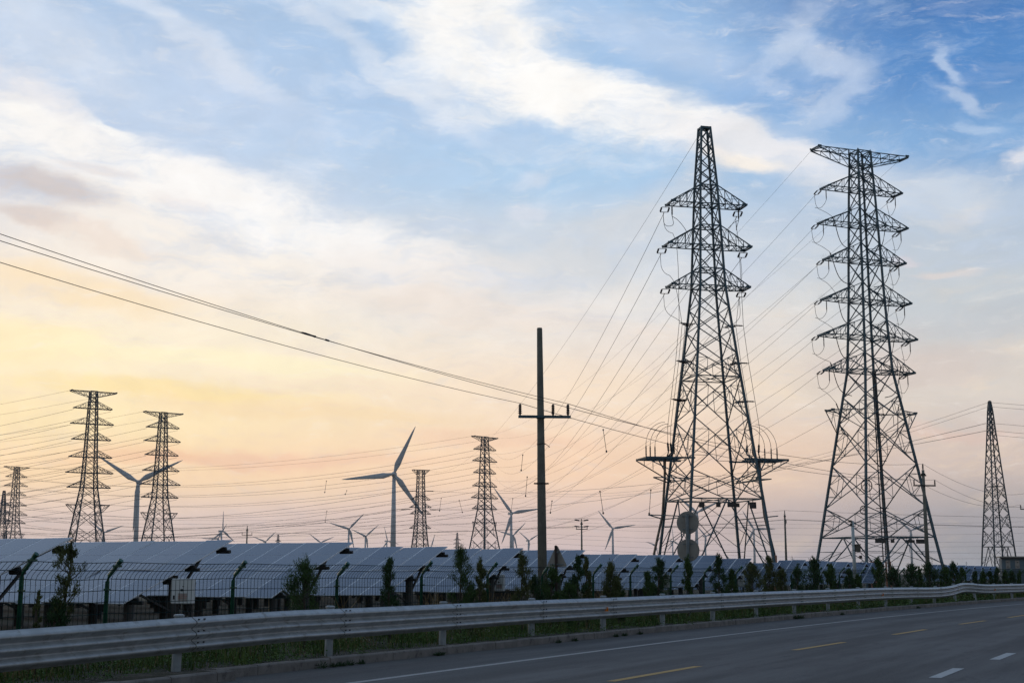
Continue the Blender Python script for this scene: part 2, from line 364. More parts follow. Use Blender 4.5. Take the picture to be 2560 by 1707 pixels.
# ---------------------------------------------------------------- mesh helpers
class MB:
    def __init__(s): s.v = []; s.f = []; s.mi = []; s.uv = None
    def face(s, idx, mi=0): s.f.append(idx); s.mi.append(mi)
    def bar(s, p, q, r, n=4, r2=None, cap=True, mi=0):
        p = Vector(p); q = Vector(q); d = q - p
        if d.length < 1e-6: return
        d.normalize(); up = Vector((0, 0, 1)) if abs(d.z) < .95 else Vector((1, 0, 0))
        a = d.cross(up).normalized(); b = d.cross(a).normalized()
        r2 = r if r2 is None else r2
        i0 = len(s.v)
        for c, rr in ((p, r), (q, r2)):
            for k in range(n):
                t = 2 * math.pi * (k + .5) / n
                s.v.append(c + a * (math.cos(t) * rr) + b * (math.sin(t) * rr))
        for k in range(n):
            k2 = (k + 1) % n
            s.face((i0 + k, i0 + k2, i0 + n + k2, i0 + n + k), mi)
        if cap:
            s.face(tuple(i0 + k for k in range(n))[::-1], mi); s.face(tuple(i0 + n + k for k in range(n)), mi)
    def tube(s, pts, r, n=6, mi=0, cap=True):
        pts = [Vector(p) for p in pts]; i0 = len(s.v); m = len(pts)
        rs = r if isinstance(r, (list, tuple)) else [r] * m
        ref = Vector((0, 0, 1))
        for i, p in enumerate(pts):
            d = (pts[min(i + 1, m - 1)] - pts[max(i - 1, 0)])
            if d.length < 1e-9: d = Vector((0, 0, 1))
            d.normalize()
            u = ref if abs(d.dot(ref)) < .97 else Vector((1, 0, 0))
            a = d.cross(u).normalized(); b = d.cross(a).normalized()
            for k in range(n):
                t = 2 * math.pi * k / n
                s.v.append(p + a * (math.cos(t) * rs[i]) + b * (math.sin(t) * rs[i]))
        for i in range(m - 1):
            for k in range(n):
                k2 = (k + 1) % n; o = i0 + i * n
                s.face((o + k, o + k2, o + n + k2, o + n + k), mi)
        if cap:
            s.face(tuple(i0 + k for k in range(n))[::-1], mi); s.face(tuple(i0 + (m - 1) * n + k for k in range(n)), mi)
    def lathe(s, c, prof, n=12, axis=None, mi=0):
        """profile of (radius, height) around an axis through c"""
        c = Vector(c); ax = Vector(axis).normalized() if axis else Vector((0, 0, 1))
        s.tube([c + ax * h for _, h in prof], [max(rr, .0005) for rr, _ in prof], n, mi)
    def box(s, c, size, rot=None, mi=0, bev=0.0):
        c = Vector(c); hx_, hy_, hz_ = [v / 2 for v in size]; i0 = len(s.v)
        R = rot if rot is not None else Matrix.Identity(3)
        if bev <= 0:
            for z in (-hz_, hz_):
                for x, y in ((-hx_, -hy_), (hx_, -hy_), (hx_, hy_), (-hx_, hy_)): s.v.append(c + R @ Vector((x, y, z)))
            for f_ in ((0, 3, 2, 1), (4, 5, 6, 7), (0, 1, 5, 4), (1, 2, 6, 5), (2, 3, 7, 6), (3, 0, 4, 7)): s.face(tuple(i0 + k for k in f_), mi)
        else:
            b_ = bev; ring = []
            for (x, y, sx, sy) in ((-hx_, -hy_, 1, 0), (-hx_, -hy_, 0, 1)): pass
            def rg(z, ins):
                k0 = len(s.v); X, Y_ = hx_ - ins, hy_ - ins; bb = b_
                for x, y in ((-X + bb, -Y_), (X - bb, -Y_), (X, -Y_ + bb), (X, Y_ - bb), (X - bb, Y_), (-X + bb, Y_), (-X, Y_ - bb), (-X, -Y_ + bb)):
                    s.v.append(c + R @ Vector((x, y, z)))
                return k0
            ks = [rg(-hz_, b_ * .6), rg(-hz_ + b_ * .6, 0), rg(hz_ - b_ * .6, 0), rg(hz_, b_ * .6)]
            for a_, b2 in zip(ks, ks[1:]):
                for k in range(8): s.face((a_ + k, a_ + (k + 1) % 8, b2 + (k + 1) % 8, b2 + k), mi)
            s.face(tuple(ks[0] + k for k in range(8))[::-1], mi); s.face(tuple(ks[3] + k for k in range(8)), mi)
    def build(s, name, m, parent=None, smooth=False):
        me = bpy.data.meshes.new(name)
        me.from_pydata([tuple(v) for v in s.v], [], s.f)
        for mm in (m if isinstance(m, (list, tuple)) else [m]): me.materials.append(mm)
        if any(s.mi): me.polygons.foreach_set('material_index', s.mi)
        if smooth:
            me.polygons.foreach_set('use_smooth', [True] * len(s.f))
        me.update()
        o = bpy.data.objects.new(name, me); COL.objects.link(o)
        if parent is not None: o.parent = parent
        return o
def chaikin(pts, n=2):
    pts = [Vector(p) for p in pts]
    for _ in range(n):
        q = [pts[0]]
        for a, b in zip(pts, pts[1:]): q += [a.lerp(b, .25), a.lerp(b, .75)]
        q.append(pts[-1]); pts = q
    return pts
def tag(o, label=None, cat=None, group=None, kind=None):
    if label: o['label'] = label
    if cat: o['category'] = cat
    if group: o['group'] = group
    if kind: o['kind'] = kind
    return o
def thing(name, loc, label, cat, group=None, rz=0.0):
    o = bpy.data.objects.new(name, None); COL.objects.link(o)
    o.location = loc; o.rotation_euler = (0, 0, rz); o.empty_display_size = .2
    return tag(o, label, cat, group)
def copy_tree(o, parent=None):
    c = o.copy(); COL.objects.link(c)
    if parent is not None: c.parent = parent
    for ch in list(o.children): copy_tree(ch, c)
    return c
def rotz(a): return Matrix.Rotation(a, 3, 'Z')

# ---------------------------------------------------------------- road path
def Xw(Y):
    if Y > 170: return Xw(170) + (.4225 + .003 * 170) * (Y - 170)
    if Y < -40: return Xw(-40) + (.4225 - .12) * (Y + 40)
    return -11.23 + .4225 * Y + .0015 * Y * Y
_tab = []; _s = 0.0; _y = -60.0
while _y < 420:
    _tab.append((_s, Xw(_y), _y)); d_ = Xw(_y + .25) - Xw(_y); _s += math.hypot(d_, .25); _y += .25
S0 = min(_tab, key=lambda t: abs(t[2]))[0]
def path(s):
    s += S0; lo_, hi_ = 0, len(_tab) - 1
    while hi_ - lo_ > 1:
        m_ = (lo_ + hi_) // 2
        if _tab[m_][0] <= s: lo_ = m_
        else: hi_ = m_
    a, b = _tab[lo_], _tab[hi_]; k = (s - a[0]) / (b[0] - a[0])
    x, y = a[1] + (b[1] - a[1]) * k, a[2] + (b[2] - a[2]) * k
    t = Vector((b[1] - a[1], b[2] - a[2])).normalized()
    return x, y, t
def PP(s, o, z=0.0):
    """point at arc length s along the edge line, o metres to its right"""
    x, y, t = path(s)
    return Vector((x + t.y * o, y - t.x * o, z))
def head(s):
    t = path(s)[2]; return math.atan2(t.y, t.x)         # world angle of the road direction
def s_ray(px, o, lo=-5.0, hi=260.0):
    """arc length where the line of sight through column px meets the offset curve"""
    tgt = (px - 1280) / 3450.0
    g = lambda s: PP(s, o).x - tgt * PP(s, o).y
    a, b = lo, hi
    while PP(a, o).y < 2: a += 1
    for _ in range(50):
        m_ = (a + b) / 2
        if g(a) * g(m_) <= 0: b = m_
        else: a = m_
    return (a + b) / 2

def strip(name, s0, s1, o0, o1, z, m, step=2.0, parent=None, uv=False, zf=None):
    mb = MB(); n = max(1, int((s1 - s0) / step)); uvs = []
    cols = max(1, int(abs((o1(0) if callable(o1) else o1) - (o0(0) if callable(o0) else o0)) / 1.5)) if uv else 1
    for i in range(n + 1):
        s = s0 + (s1 - s0) * i / n
        a = o0(s) if callable(o0) else o0; b = o1(s) if callable(o1) else o1
        for j in range(cols + 1):
            o = a + (b - a) * j / cols
            mb.v.append(PP(s, o, z)); uvs.append((o, s))
    w = cols + 1
    for i in range(n):
        for j in range(cols): mb.face((i * w + j, i * w + j + 1, (i + 1) * w + j + 1, (i + 1) * w + j))
    ob = mb.build(name, m, parent)
    if uv:
        l = ob.data.uv_layers.new(name='UVMap')
        for p in ob.data.polygons:
            for li in p.loop_indices: l.data[li].uv = uvs[ob.data.loops[li].vertex_index]
    return ob

# ---------------------------------------------------------------- ground, road, kerb
mb = MB()
for r_ in (0, 60, 200, 600, 2000, 3950):
    if r_ == 0: mb.v.append(Vector((0, 0, -.03))); continue
    for k in range(48): mb.v.append(Vector((math.cos(k * math.pi / 24) * r_, math.sin(k * math.pi / 24) * r_, -.03)))
for k in range(48):
    mb.face((0, 1 + k, 1 + (k + 1) % 48))
    for j in range(4):
        a = 1 + j * 48; b = a + 48
        mb.face((a + k, b + k, b + (k + 1) % 48, a + (k + 1) % 48))
tag(mb.build("ground", M_ground), kind='structure', label='dark soil and rough grass of the solar field')
S_STEP = s_ray(520, -1.9)              # where the near kerb stands closer to the lane
road = strip("road", -45, 240, -2.4, 14, 0.0, M_asphalt, 2.0, uv=True); tag(road, kind='structure', label='two lane asphalt road')
tag(strip("edge_line", -45, 240, -.075, .075, .004, M_pwhite, 2.0), kind='structure', label='solid white edge line of the road')
def near_s(x, y):
    best = min(_tab, key=lambda t: (t[1] - x) ** 2 + (t[2] - y) ** 2)
    return best[0] - S0
ydash = []
for px, py in ((1524, 1703), (1982, 1625), (2236.5, 1585), (2400, 1559.5), (2520, 1543)):
    d = direction(px, py); k = -H / d.z; q = Vector((d.x * k, d.y * k))
    s = near_s(q.x, q.y); w_ = PP(s, 0); o = math.hypot(q.x - w_.x, q.y - w_.y)
    ydash.append((s, o))
st_ = 8.0
s_, o_ = ydash[0]; ydash.insert(0, (s_ - 9, o_ - .1)); ydash.insert(0, (s_ - 18, o_ - .2))
for i in range(7): ydash.append((ydash[-1][0] + st_, ydash[-1][1]))
def yo(s):
    for (a, oa), (b, ob) in zip(ydash, ydash[1:]):
        if a <= s <= b: return oa + (ob - oa) * (s - a) / (b - a)
    return ydash[0][1] if s < ydash[0][0] else ydash[-1][1]
mb = MB()
for s, o in ydash:
    i0 = len(mb.v)
    for t_ in (0, 3.7):
        oo = yo(s + t_)
        for e_ in (-.075, .075): mb.v.append(PP(s + t_, oo + e_, .004))
    mb.face((i0, i0 + 1, i0 + 3, i0 + 2))
tag(mb.build("lane_dashes", M_pyellow), kind='structure', label='yellow dashed line down the middle of the road')
mb = MB()
wd = []
for px, py in ((2336, 1694), (2489, 1647)):
    d = direction(px, py); k = -H / d.z; q = Vector((d.x * k, d.y * k)); s = near_s(q.x, q.y); w_ = PP(s, 0); wd.append((s, math.hypot(q.x - w_.x, q.y - w_.y)))
ds = wd[1][0] - wd[0][0]
for i in range(-3, 9):
    s = wd[0][0] + ds * i; o = wd[0][1] + (wd[1][1] - wd[0][1]) * min(max(i, 0), 2); i0 = len(mb.v)
    for t_ in (0, ds * .46):
        for e_ in (-.09, .09): mb.v.append(PP(s + t_, o + e_ , .004))
    mb.face((i0, i0 + 1, i0 + 3, i0 + 2))
tag(mb.build("white_dashes", M_pwhite2), kind='structure', label='white dashed line on the near side of the road')
# kerb stones
mb = MB()
def kstone(s0, s1, oface, w=.15, h=.15, jz=0):
    a = [PP(s0, oface, 0), PP(s1, oface, 0), PP(s1, oface - w, 0), PP(s0, oface - w, 0)]
    i0 = len(mb.v); c = .02
    for z, ins in ((-.05, 0), (h - c + jz, 0), (h + jz, c)):
        for k, p in enumerate(a):
            q = p.copy(); q.z = z
            if ins and k < 2: q = PP(s0 if k == 0 else s1, oface - ins, z)
            mb.v.append(q)
    for l in (0, 4):
        for k in range(4): mb.face((i0 + l + k, i0 + l + (k + 1) % 4, i0 + l + 4 + (k + 1) % 4, i0 + l + 4 + k))
    mb.face(tuple(i0 + 8 + k for k in range(4)))
s = -40.0
rk = random.Random(3)
while s < S_STEP - .5:
    kstone(s + .008, s + .992, -1.78 + rk.uniform(-.012, .012), jz=rk.uniform(-.01, .008)); s += 1.0
kstone(s + .01, s + .30, -1.78, jz=0)
# short return between the two kerb lines
i0 = len(mb.v); sr = s + .31
for z in (-.05, .135):
    for p in (PP(sr, -1.80, z), PP(sr + .14, -1.80, z), PP(sr + .14, -2.32, z), PP(sr, -2.32, z)): mb.v.append(p)
for f_ in ((0, 1, 5, 4), (1, 2, 6, 5), (2, 3, 7, 6), (3, 0, 4, 7), (4, 5, 6, 7)): mb.face(tuple(i0 + k for k in f_))
s = sr + .15
while s < 235:
    kstone(s + .006, s + .994, -2.15 + rk.uniform(-.01, .01), jz=rk.uniform(-.008, .006)); s += 1.0
tag(mb.build("kerb", M_kerb), kind='structure', label='concrete kerb stones along the far edge of the road')
# verge: raised uneven soil from the kerb past the fence
mb = MB(); cols_ = [-2.31, -2.5, -2.8, -3.3, -3.9, -4.6, -5.3, -6.2, -7.5, -9.0]; n_ = 0
ss = [x_ * .5 for x_ in range(-80, 480)]
for s in ss:
    for j, o in enumerate(cols_):
        oo = o
        if s < S_STEP + .25 and j == 0: oo = -1.94
        p = PP(s, oo, 0)
        z = .125 + .05 * mnoise.noise(Vector((p.x * .8, p.y * .8, 0))) + .02 * mnoise.noise(Vector((p.x * 4, p.y * 4, 3)))
        if j == 0: z = .132
        if j == len(cols_) - 1: z = -.08
        if j == len(cols_) - 2: z = .03 + .02 * mnoise.noise(p)
        p.z = z; mb.v.append(p)
w_ = len(cols_)
for i in range(len(ss) - 1):
    for j in range(w_ - 1): mb.face((i * w_ + j, i * w_ + j + 1, (i + 1) * w_ + j + 1, (i + 1) * w_ + j))
tag(mb.build("verge", M_verge, smooth=True), kind='structure', label='raised sandy verge between kerb and fence')

# ---------------------------------------------------------------- guardrail
GO = -2.55                       # offset of the rail face
prof = []                        # (outward, z): three wave profile, 506 mm tall
ZT, ZB = .93, .425
NP = 30
for i in range(NP + 1):
    t_ = i / NP; z = ZT + (ZB - ZT) * t_
    w = .5 - .5 * math.cos(2 * math.pi * t_ * 3)        # 0 at edges, three humps
    w = w ** .75
    prof.append((w * .098, z))
S_BUMP = s_ray(2420, GO)
S_700, S_000 = s_ray(720, GO), s_ray(0, GO)
def dent(s):
    g = math.exp(-((s - S_BUMP) / 2.6) ** 2)
    g2 = math.exp(-((s - S_BUMP + 7) / 4.0) ** 2)
    droop = -.10 * min(1.5, max(0.0, (S_700 - s) / (S_700 - S_000)))
    return .115 * g - .05 * g2 + droop, -.22 * g + .08 * g2
guard = thing("guardrail", PP(s_ray(1300, GO), GO - .1, .12), 'long galvanised three wave guardrail beside the road with one dented stretch', 'guardrail')
gi = guard.location.copy()
sp0 = s_ray(455, GO - .12)
posts_s = [sp0 + 4.0 * k for k in range(-6, 42)]
joints = [sp0 + .12 + 4.0 * k for k in range(-6, 42)]
def rail_pt(s, out, z):
    dz, do = dent(s)
    wob = .012 * mnoise.noise(Vector((s * .21, 0, 5))); wz = .012 * mnoise.noise(Vector((s * .17, 3, 1)))
    return PP(s, GO + out + do + wob, z + dz + wz) - gi
for a, b in zip(joints, joints[1:]):
    mb = MB(); n = 6 if abs(a - S_BUMP) > 12 else 14; w = NP + 1
    for lay in (0, -.006):
        for i in range(n + 1):
            s = a + .012 + (b - a - .024) * i / n
            for (o, z) in prof: mb.v.append(rail_pt(s, o + lay, z))
    k2 = (n + 1) * w
    for i in range(n):
        for j in range(NP):
            q = (i * w + j, (i + 1) * w + j, (i + 1) * w + j + 1, i * w + j + 1)
            mb.face(q); mb.face(tuple(k2 + x for x in q)[::-1])
    mb.build("rail_beam", M_rail, guard, smooth=True)
    mj = MB()
    for i in range(2):
        for (o, z) in prof: mj.v.append(rail_pt(a - .016 + .032 * i, o - .014, z))
    for j in range(NP): mj.face((j, NP + 1 + j, NP + 2 + j, j + 1))
    mj.build("lap_joint_shadow", M_dark, guard)  # dark strip behind the gap stands in for the lap edge's shadow
    # bolts at the splice
    if PP(a, 0).y < 75 and a > 0:
        m2 = MB()
        for dz_, ou in ((-.035, .06), (-.125, .035), (-.205, .06), (-.30, .035), (-.37, .06), (-.455, .05)):
            for ds_ in (.07, .20) if ou > .04 else (.09,):
                c = rail_pt(a + ds_, ou + .012, ZT + dz_)
                rr = rotz(head(a))
                m2.box(c, (.024, .024, .018), rr)
        m2.build("splice_bolts", M_dark, guard)
for s in posts_s:
    mb = MB(); dz, do = dent(s); lean = do
    base = PP(s, GO - .16, .05) - gi; top = PP(s, GO - .14 + lean, .955 + dz) - gi
    mb.tube([base, top], .072, 12)
    mb.lathe(top, [(.074, -.02), (.082, -.012), (.082, .012), (.05, .022)], 12)
    mb.build("post", M_railpost, guard, smooth=False)
    m2 = MB(); c = (PP(s, GO - .05 + lean, .66 + dz) - gi); m2.box(c, (.19, .09, .34), rotz(head(s)))
    m2.build("spacer_block", M_railpost, guard)
def reflector(px, lab):
    s = s_ray(px, GO); mb = MB(); c = rail_pt(s, .075, .655); R = rotz(head(s))
    mb.box(c, (.012, .10, .10), R); mb.box(c + R @ Vector((0, .0, -.02)), (.10, .02, .055), R)
    mb.box(c + R @ Vector((-.03, -.015, .045)), (.05, .05, .012), R)
    o = mb.build("reflector", M_orange, guard)
for px in (1508, 2199, 2481): reflector(px, '')

# ---------------------------------------------------------------- fence
FO = -5.25; FBEND, FTOP, FOUT = 1.44, 1.69, .26
fpx = [54, 268, 583, 842, 1055, 1219, 1355, 1482.6, 1575, 1676.6, 1759]
fs = [s_ray(p, FO) for p in fpx]
fstep = (fs[-1] - fs[2]) / (len(fs) - 3)
fs = [fs[0] - 2 * fstep, fs[0] - fstep] + fs
while PP(fs[-1], FO).y < 185: fs.append(fs[-1] + fstep)
fence = thing("mesh_fence", PP(fs[8], FO, .12), 'green welded mesh fence with outward bent post tops behind the guardrail', 'fence'); fi = fence.location.copy()
fr = random.Random(5)
fposts = []
for i, s in enumerate(fs):
    mb = MB(); r = .036
    z2 = .0; dx = fr.uniform(-.02, .02)
    nearup = .08 if i == 2 else (.05 if i > 5 else 0.0)
    p = [PP(s, FO, .0), PP(s + dx, FO, FBEND - .05 + nearup), PP(s + dx, FO + .035, FBEND + .06 + nearup), PP(s + dx, FO + FOUT, FTOP + nearup + .04)]
    mb.tube([x - fi for x in p], r, 10)
    ob = mb.build("post", M_green, fence, smooth=True)
    m2 = MB(); m2.tube([p[3] - fi - (p[3] - p[2]).normalized() * .05, p[3] - fi + (p[3] - p[2]).normalized() * .02], r + .007, 10)
    m2.build("post_cap", M_green, ob)
    for z in (.45, 1.25):
        m3 = MB(); m3.tube([PP(s, FO, z) - fi, PP(s, FO, z + .035) - fi], r + .012, 8)
        m3.box(PP(s, FO + .045, z + .017) - fi, (.05, .05, .03), rotz(head(s)))
        m3.build("clamp", M_green, ob)
    m3 = MB(); c = (p[3] - fi) * .72 + (p[2] - fi) * .28; m3.box(c + Vector((0, 0, -.02)), (.13, .08, .035), rotz(head(s)))
    m3.build("clamp", M_green, ob)
    fposts.append(p)
def mesh_bay(a, b, near):
    mb = MB(); L = b - a; wr = .0048 if near else .0055
    prof_ = [(0, .14), (0, FBEND), (.03, FBEND + .07), (FOUT - .01, FTOP + .02)]
    lens = [0]
    for q0, q1 in zip(prof_, prof_[1:]): lens.append(lens[-1] + math.hypot(q1[0] - q0[0], q1[1] - q0[1]))
    def pp(s, l):
        for k in range(3):
            if l <= lens[k + 1] or k == 2:
                t = (l - lens[k]) / (lens[k + 1] - lens[k]); o = prof_[k][0] + (prof_[k + 1][0] - prof_[k][0]) * t
                z = prof_[k][1] + (prof_[k + 1][1] - prof_[k][1]) * t
                u = (s - a) / L; z -= .02 * math.sin(math.pi * u) + 0
                zz = .0
                o2 = .012 * mnoise.noise(Vector((s * .8, l * 2, a)))
                return PP(s, FO + .05 + o + o2, z) - fi
    nv = int(L / .108)
    for i in range(nv + 1):
        s = a + .05 + (L - .10) * i / nv
        pts = [pp(s, l) for l in (lens[0], lens[1], lens[2], lens[3])]
        mb.tube(pts, wr, 3, cap=False)
    nh = 9 if near else 8
    for i in range(nh + 1):
        l = lens[-1] * i / nh
        mb.tube([pp(a + .02 + (L - .04) * t / 4, l) for t in range(5)], wr * 1.35, 3, cap=False)
    return mb.build("mesh_panel", M_gwire, fence)
for a, b in zip(fs, fs[1:]): mesh_bay(a, b, PP(a, FO).y < 60)

# ---------------------------------------------------------------- solar rows
TANR = .51; aX = Vector((1, -TANR, 0)).normalized(); pU = Vector((TANR, 1, 0)).normalized()
TILT = rad(21.2); LSL = 4.84; MW = .985; ZTOP = 2.53
up_s = pU * math.cos(TILT) + Vector((0, 0, 1)) * math.sin(TILT)     # up the slope
nrm = up_s.cross(aX) * -1
if nrm.z < 0: nrm = -nrm
RM = Matrix((aX, up_s, nrm)).transposed()                            # local x along row, y up slope, z normal
def module_mesh():
    mb = MB(); w, l, t = MW - .018, LSL / 2 - .02, .032
    x0, x1, y0, y1 = -w / 2, w / 2, -l / 2, l / 2; fw = .028
    # frame: box with inset glass 2 mm proud of nothing
    mb.box((0, 0, -t / 2 - .003), (w, l, t), mi=1)
    i0 = len(mb.v)
    for (ya, yb) in ((y0 + fw, -.012), (.012, y1 - fw)):
        i0 = len(mb.v)
        for x, y in ((x0 + fw, ya), (x1 - fw, ya), (x1 - fw, yb), (x0 + fw, yb)): mb.v.append(Vector((x, y, .001)))
        mb.face((i0, i0 + 1, i0 + 2, i0 + 3), 0)
    o = mb.build("solar_module", [M_glass, M_alu]); me = o.data; bpy.data.objects.remove(o); return me
ME_mod = module_mesh()
def cyl_mesh(name, r, h, m, n=10):
    mb = MB(); mb.tube([(0, 0, 0), (0, 0, h)], r, n); o = mb.build(name, m); me = o.data; bpy.data.objects.remove(o); return me
run = LSL * math.cos(TILT); rise = LSL * math.sin(TILT); ZBOT = ZTOP - rise
ME_pile_f = cyl_mesh("front_pile", .13, ZBOT + rise * .17 - .22, M_pile); ME_pile_r = cyl_mesh("rear_pile", .13, ZBOT + rise * .55 - .22, M_pileshade)
ORD = ['nearest', 'second', 'third', 'fourth', 'fifth', 'sixth', 'seventh', 'eighth', 'ninth', 'tenth', 'eleventh', 'twelfth', 'thirteenth', 'fourteenth',
       'fifteenth', 'sixteenth', 'seventeenth', 'eighteenth', 'nineteenth', 'twentieth', 'twenty-first', 'twenty-second', 'twenty-third', 'twenty-fourth', 'twenty-fifth', 'twenty-sixth']
TOPY = {1: 1344, 2: 1349.7, 3: 1354.5, 4: 1366, 5: 1370, 6: 1373.5, 7: 1384, 9: 1387.5, 10: 1395, 11: 1405.7}
rp = random.Random(11)
rows_info = []
def solar_row(k, count, ordn):
    Ye = 34.97 + 5.71 * (k - 1); Xe = TANR * Ye - 29.0
    ztop = ZTOP
    if k in TOPY: ztop = H + (1432 - TOPY[k]) * Ye / 3450.0
    elif k > 11: ztop = H + .93
    corner = Vector((Xe, Ye, ztop))
    org = corner - up_s * LSL                           # bottom right corner
    g = thing("solar_array", Vector((org.x, org.y, 0)), f'{ordn} row of tilted blue solar modules on concrete piles counted from the left', 'solar array', 'rows of solar modules behind the fence')
    oi = g.location.copy()
    for c in range(count):
        for h_ in (0, 1):
            p = org - aX * (MW * (c + .5)) + up_s * (LSL * (.25 + .5 * h_))
            o = bpy.data.objects.new("solar_module", ME_mod); COL.objects.link(o); o.parent = g
            R = (RM @ Matrix.Rotation(rp.gauss(0, .009), 3, 'X') @ Matrix.Rotation(rp.gauss(0, .009), 3, 'Y')).to_4x4()
            o.matrix_local = Matrix.Translation(p - oi) @ R
    # purlins and rafters
    Lr = MW * count
    for t_ in (.10, .40, .60, .90):
        mb = MB(); c = org + up_s * (LSL * t_) - nrm * .085 + aX * .10
        q = c - aX * (Lr + .15)
        mb.box((c + q) / 2 - oi, ((c - q).length, .055, .085), RM)
        cc = c - aX * .13 - nrm * .10
        mb.box(cc - oi, (.5 if k < 9 else .4, .07, .09), RM); mb.box(cc + nrm * .06 - oi, (.22, .06, .07), RM)
        mb.build("purlin", M_dark, g)
    s = .45; idx = 0
    while s < Lr:
        pf = org - aX * s + pU * (run * .17); pr = org - aX * s + pU * (run * .55)
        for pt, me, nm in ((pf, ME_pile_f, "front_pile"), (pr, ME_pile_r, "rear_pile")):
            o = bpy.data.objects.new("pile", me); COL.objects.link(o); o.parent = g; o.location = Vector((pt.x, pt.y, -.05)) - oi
        mb = MB(); c = org - aX * s - nrm * .16
        mb.bar(c + up_s * .3 - oi, c + up_s * (LSL - .4) - oi, .045)
        mb.bar(Vector((pr.x, pr.y, .75)) - oi, c + up_s * (LSL * .80) - oi, .045); mb.bar(Vector((pr.x, pr.y, .45)) - oi, c + up_s * (LSL * .22) - oi, .04)
        mb.build("rafter", M_dark, g)
        s += 2.96; idx += 1
        if idx > 14: break
    rows_info.append((k, org, corner)); return g
ordi = 0
for k in range(1, 12):
    solar_row(k, {1: 6, 2: 16, 3: 22, 4: 26, 5: 28}.get(k, 30), ORD[ordi]); ordi += 1
for k in range(12, 28):
    Ye = 34.97 + 5.71 * (k - 1); Xe = TANR * Ye - 29.0
    cut = 1945 if k <= 16 else 2350
    if k in (17, 18, 19, 20): continue
    r = (cut - 1280) / 3450.0
    # X_l = r * (Ye + (Xe - X_l) * TANR)
    Xl = r * (Ye + Xe * TANR) / (1 + r * TANR)
    n = int((Xe - Xl) / aX.x / MW)
    if n < 2: n = 2
    solar_row(k, min(n, 24), ORD[ordi]); ordi += 1

# ---------------------------------------------------------------- inverter boxes
inv = []
for px, py, Y, lab, big in ((458, 1477, 35.8, 'white inverter cabinet with red printed notice beside the second solar row', 1),
                       (1247, 1456, 60.0, 'white inverter cabinet half hidden by reeds left of the bare concrete pole', 1),
                       (1663, 1452, 76, 'small white inverter cabinet behind the leaning shrub left of the round signs', 0),
                       (1850, 1452, 88, 'small white inverter cabinet right of the round signs between two shrubs', 0),
                       (1975, 1442, 98, 'tiny white inverter cabinet in front of the wide right pylon', 0)):
    c = at(px, py, Y)
    g = thing("inverter_cabinet", (c.x, c.y, 0), lab, 'inverter cabinet', 'white inverter cabinets at the ends of solar rows', rad(-16))
    mb = MB(); w, h, d = .60, .64, .26
    if Y > 50: w, h = .52, .72
    mb.box((0, 0, c.z), (w, d, h), bev=.035); mb.build("housing", M_box, g)
    mb = MB(); mb.box((-.2, .1, c.z / 2 - .1), (.06, .06, c.z + .1)); mb.box((.2, .1, c.z / 2 - .1), (.06, .06, c.z + .1)); mb.box((0, .15, c.z + h * .3), (w * .9, .04, .05)); mb.box((0, .15, c.z - h * .3), (w * .9, .04, .05))
    mb.build("stand", M_dark, g)
    mb = MB(); yf = -d / 2 - .004
    mb.tube([(0.05, yf + .002, c.z + .03), (.05, yf - .008, c.z + .03)], .03, 12); mb.tube([(0.02, yf + .002, c.z + .03), (.02, yf - .008, c.z + .03)], .03, 12)
    mb.box((.07, yf, c.z + .12), (.05, .008, .02)); mb.box((-.19, yf, c.z - .15), (.05, .008, .09)); mb.box((-.19, yf - .003, c.z - .20), (.055, .008, .01))
    mb.build("logo_badge", M_black, g)
    if Y < 70:
        # notice: framed, rows of small red and violet characters as on the cabinet
        m1 = MB(); m1.box((.06, yf, c.z - .15), (.26, .006, .20)); pl = m1.build("notice_plate", M_cream, g)
        m2 = MB(); rr = random.Random(2)
        for row, (z0, n, x0) in enumerate(((-.09, 5, -.02), (-.13, 8, -.05), (-.17, 7, -.05))):
            for i in range(n):
                x = x0 + .034 * i; z = c.z + z0
                for _ in range(2): m2.box((x + rr.uniform(-.003, .003), yf - .005, z + rr.uniform(-.008, .008)), (.018, .003, .004))
                m2.box((x, yf - .005, z), (.0045, .003, .022)); m2.box((x + rr.choice((-.007, .007)), yf - .0055, z - .003), (.004, .003, .016))
        m2.build("notice_text", M_red, pl)
    mb = MB()
    for x in (-.15, 0, .12): mb.tube([(x, .0, c.z - h / 2), (x + .02, .02, c.z - h / 2 - .2), (x + .1, .08, c.z - h / 2 - .45), (x + .05, .15, .1)], .018, 6)
    mb.build("cables", M_dark, g)

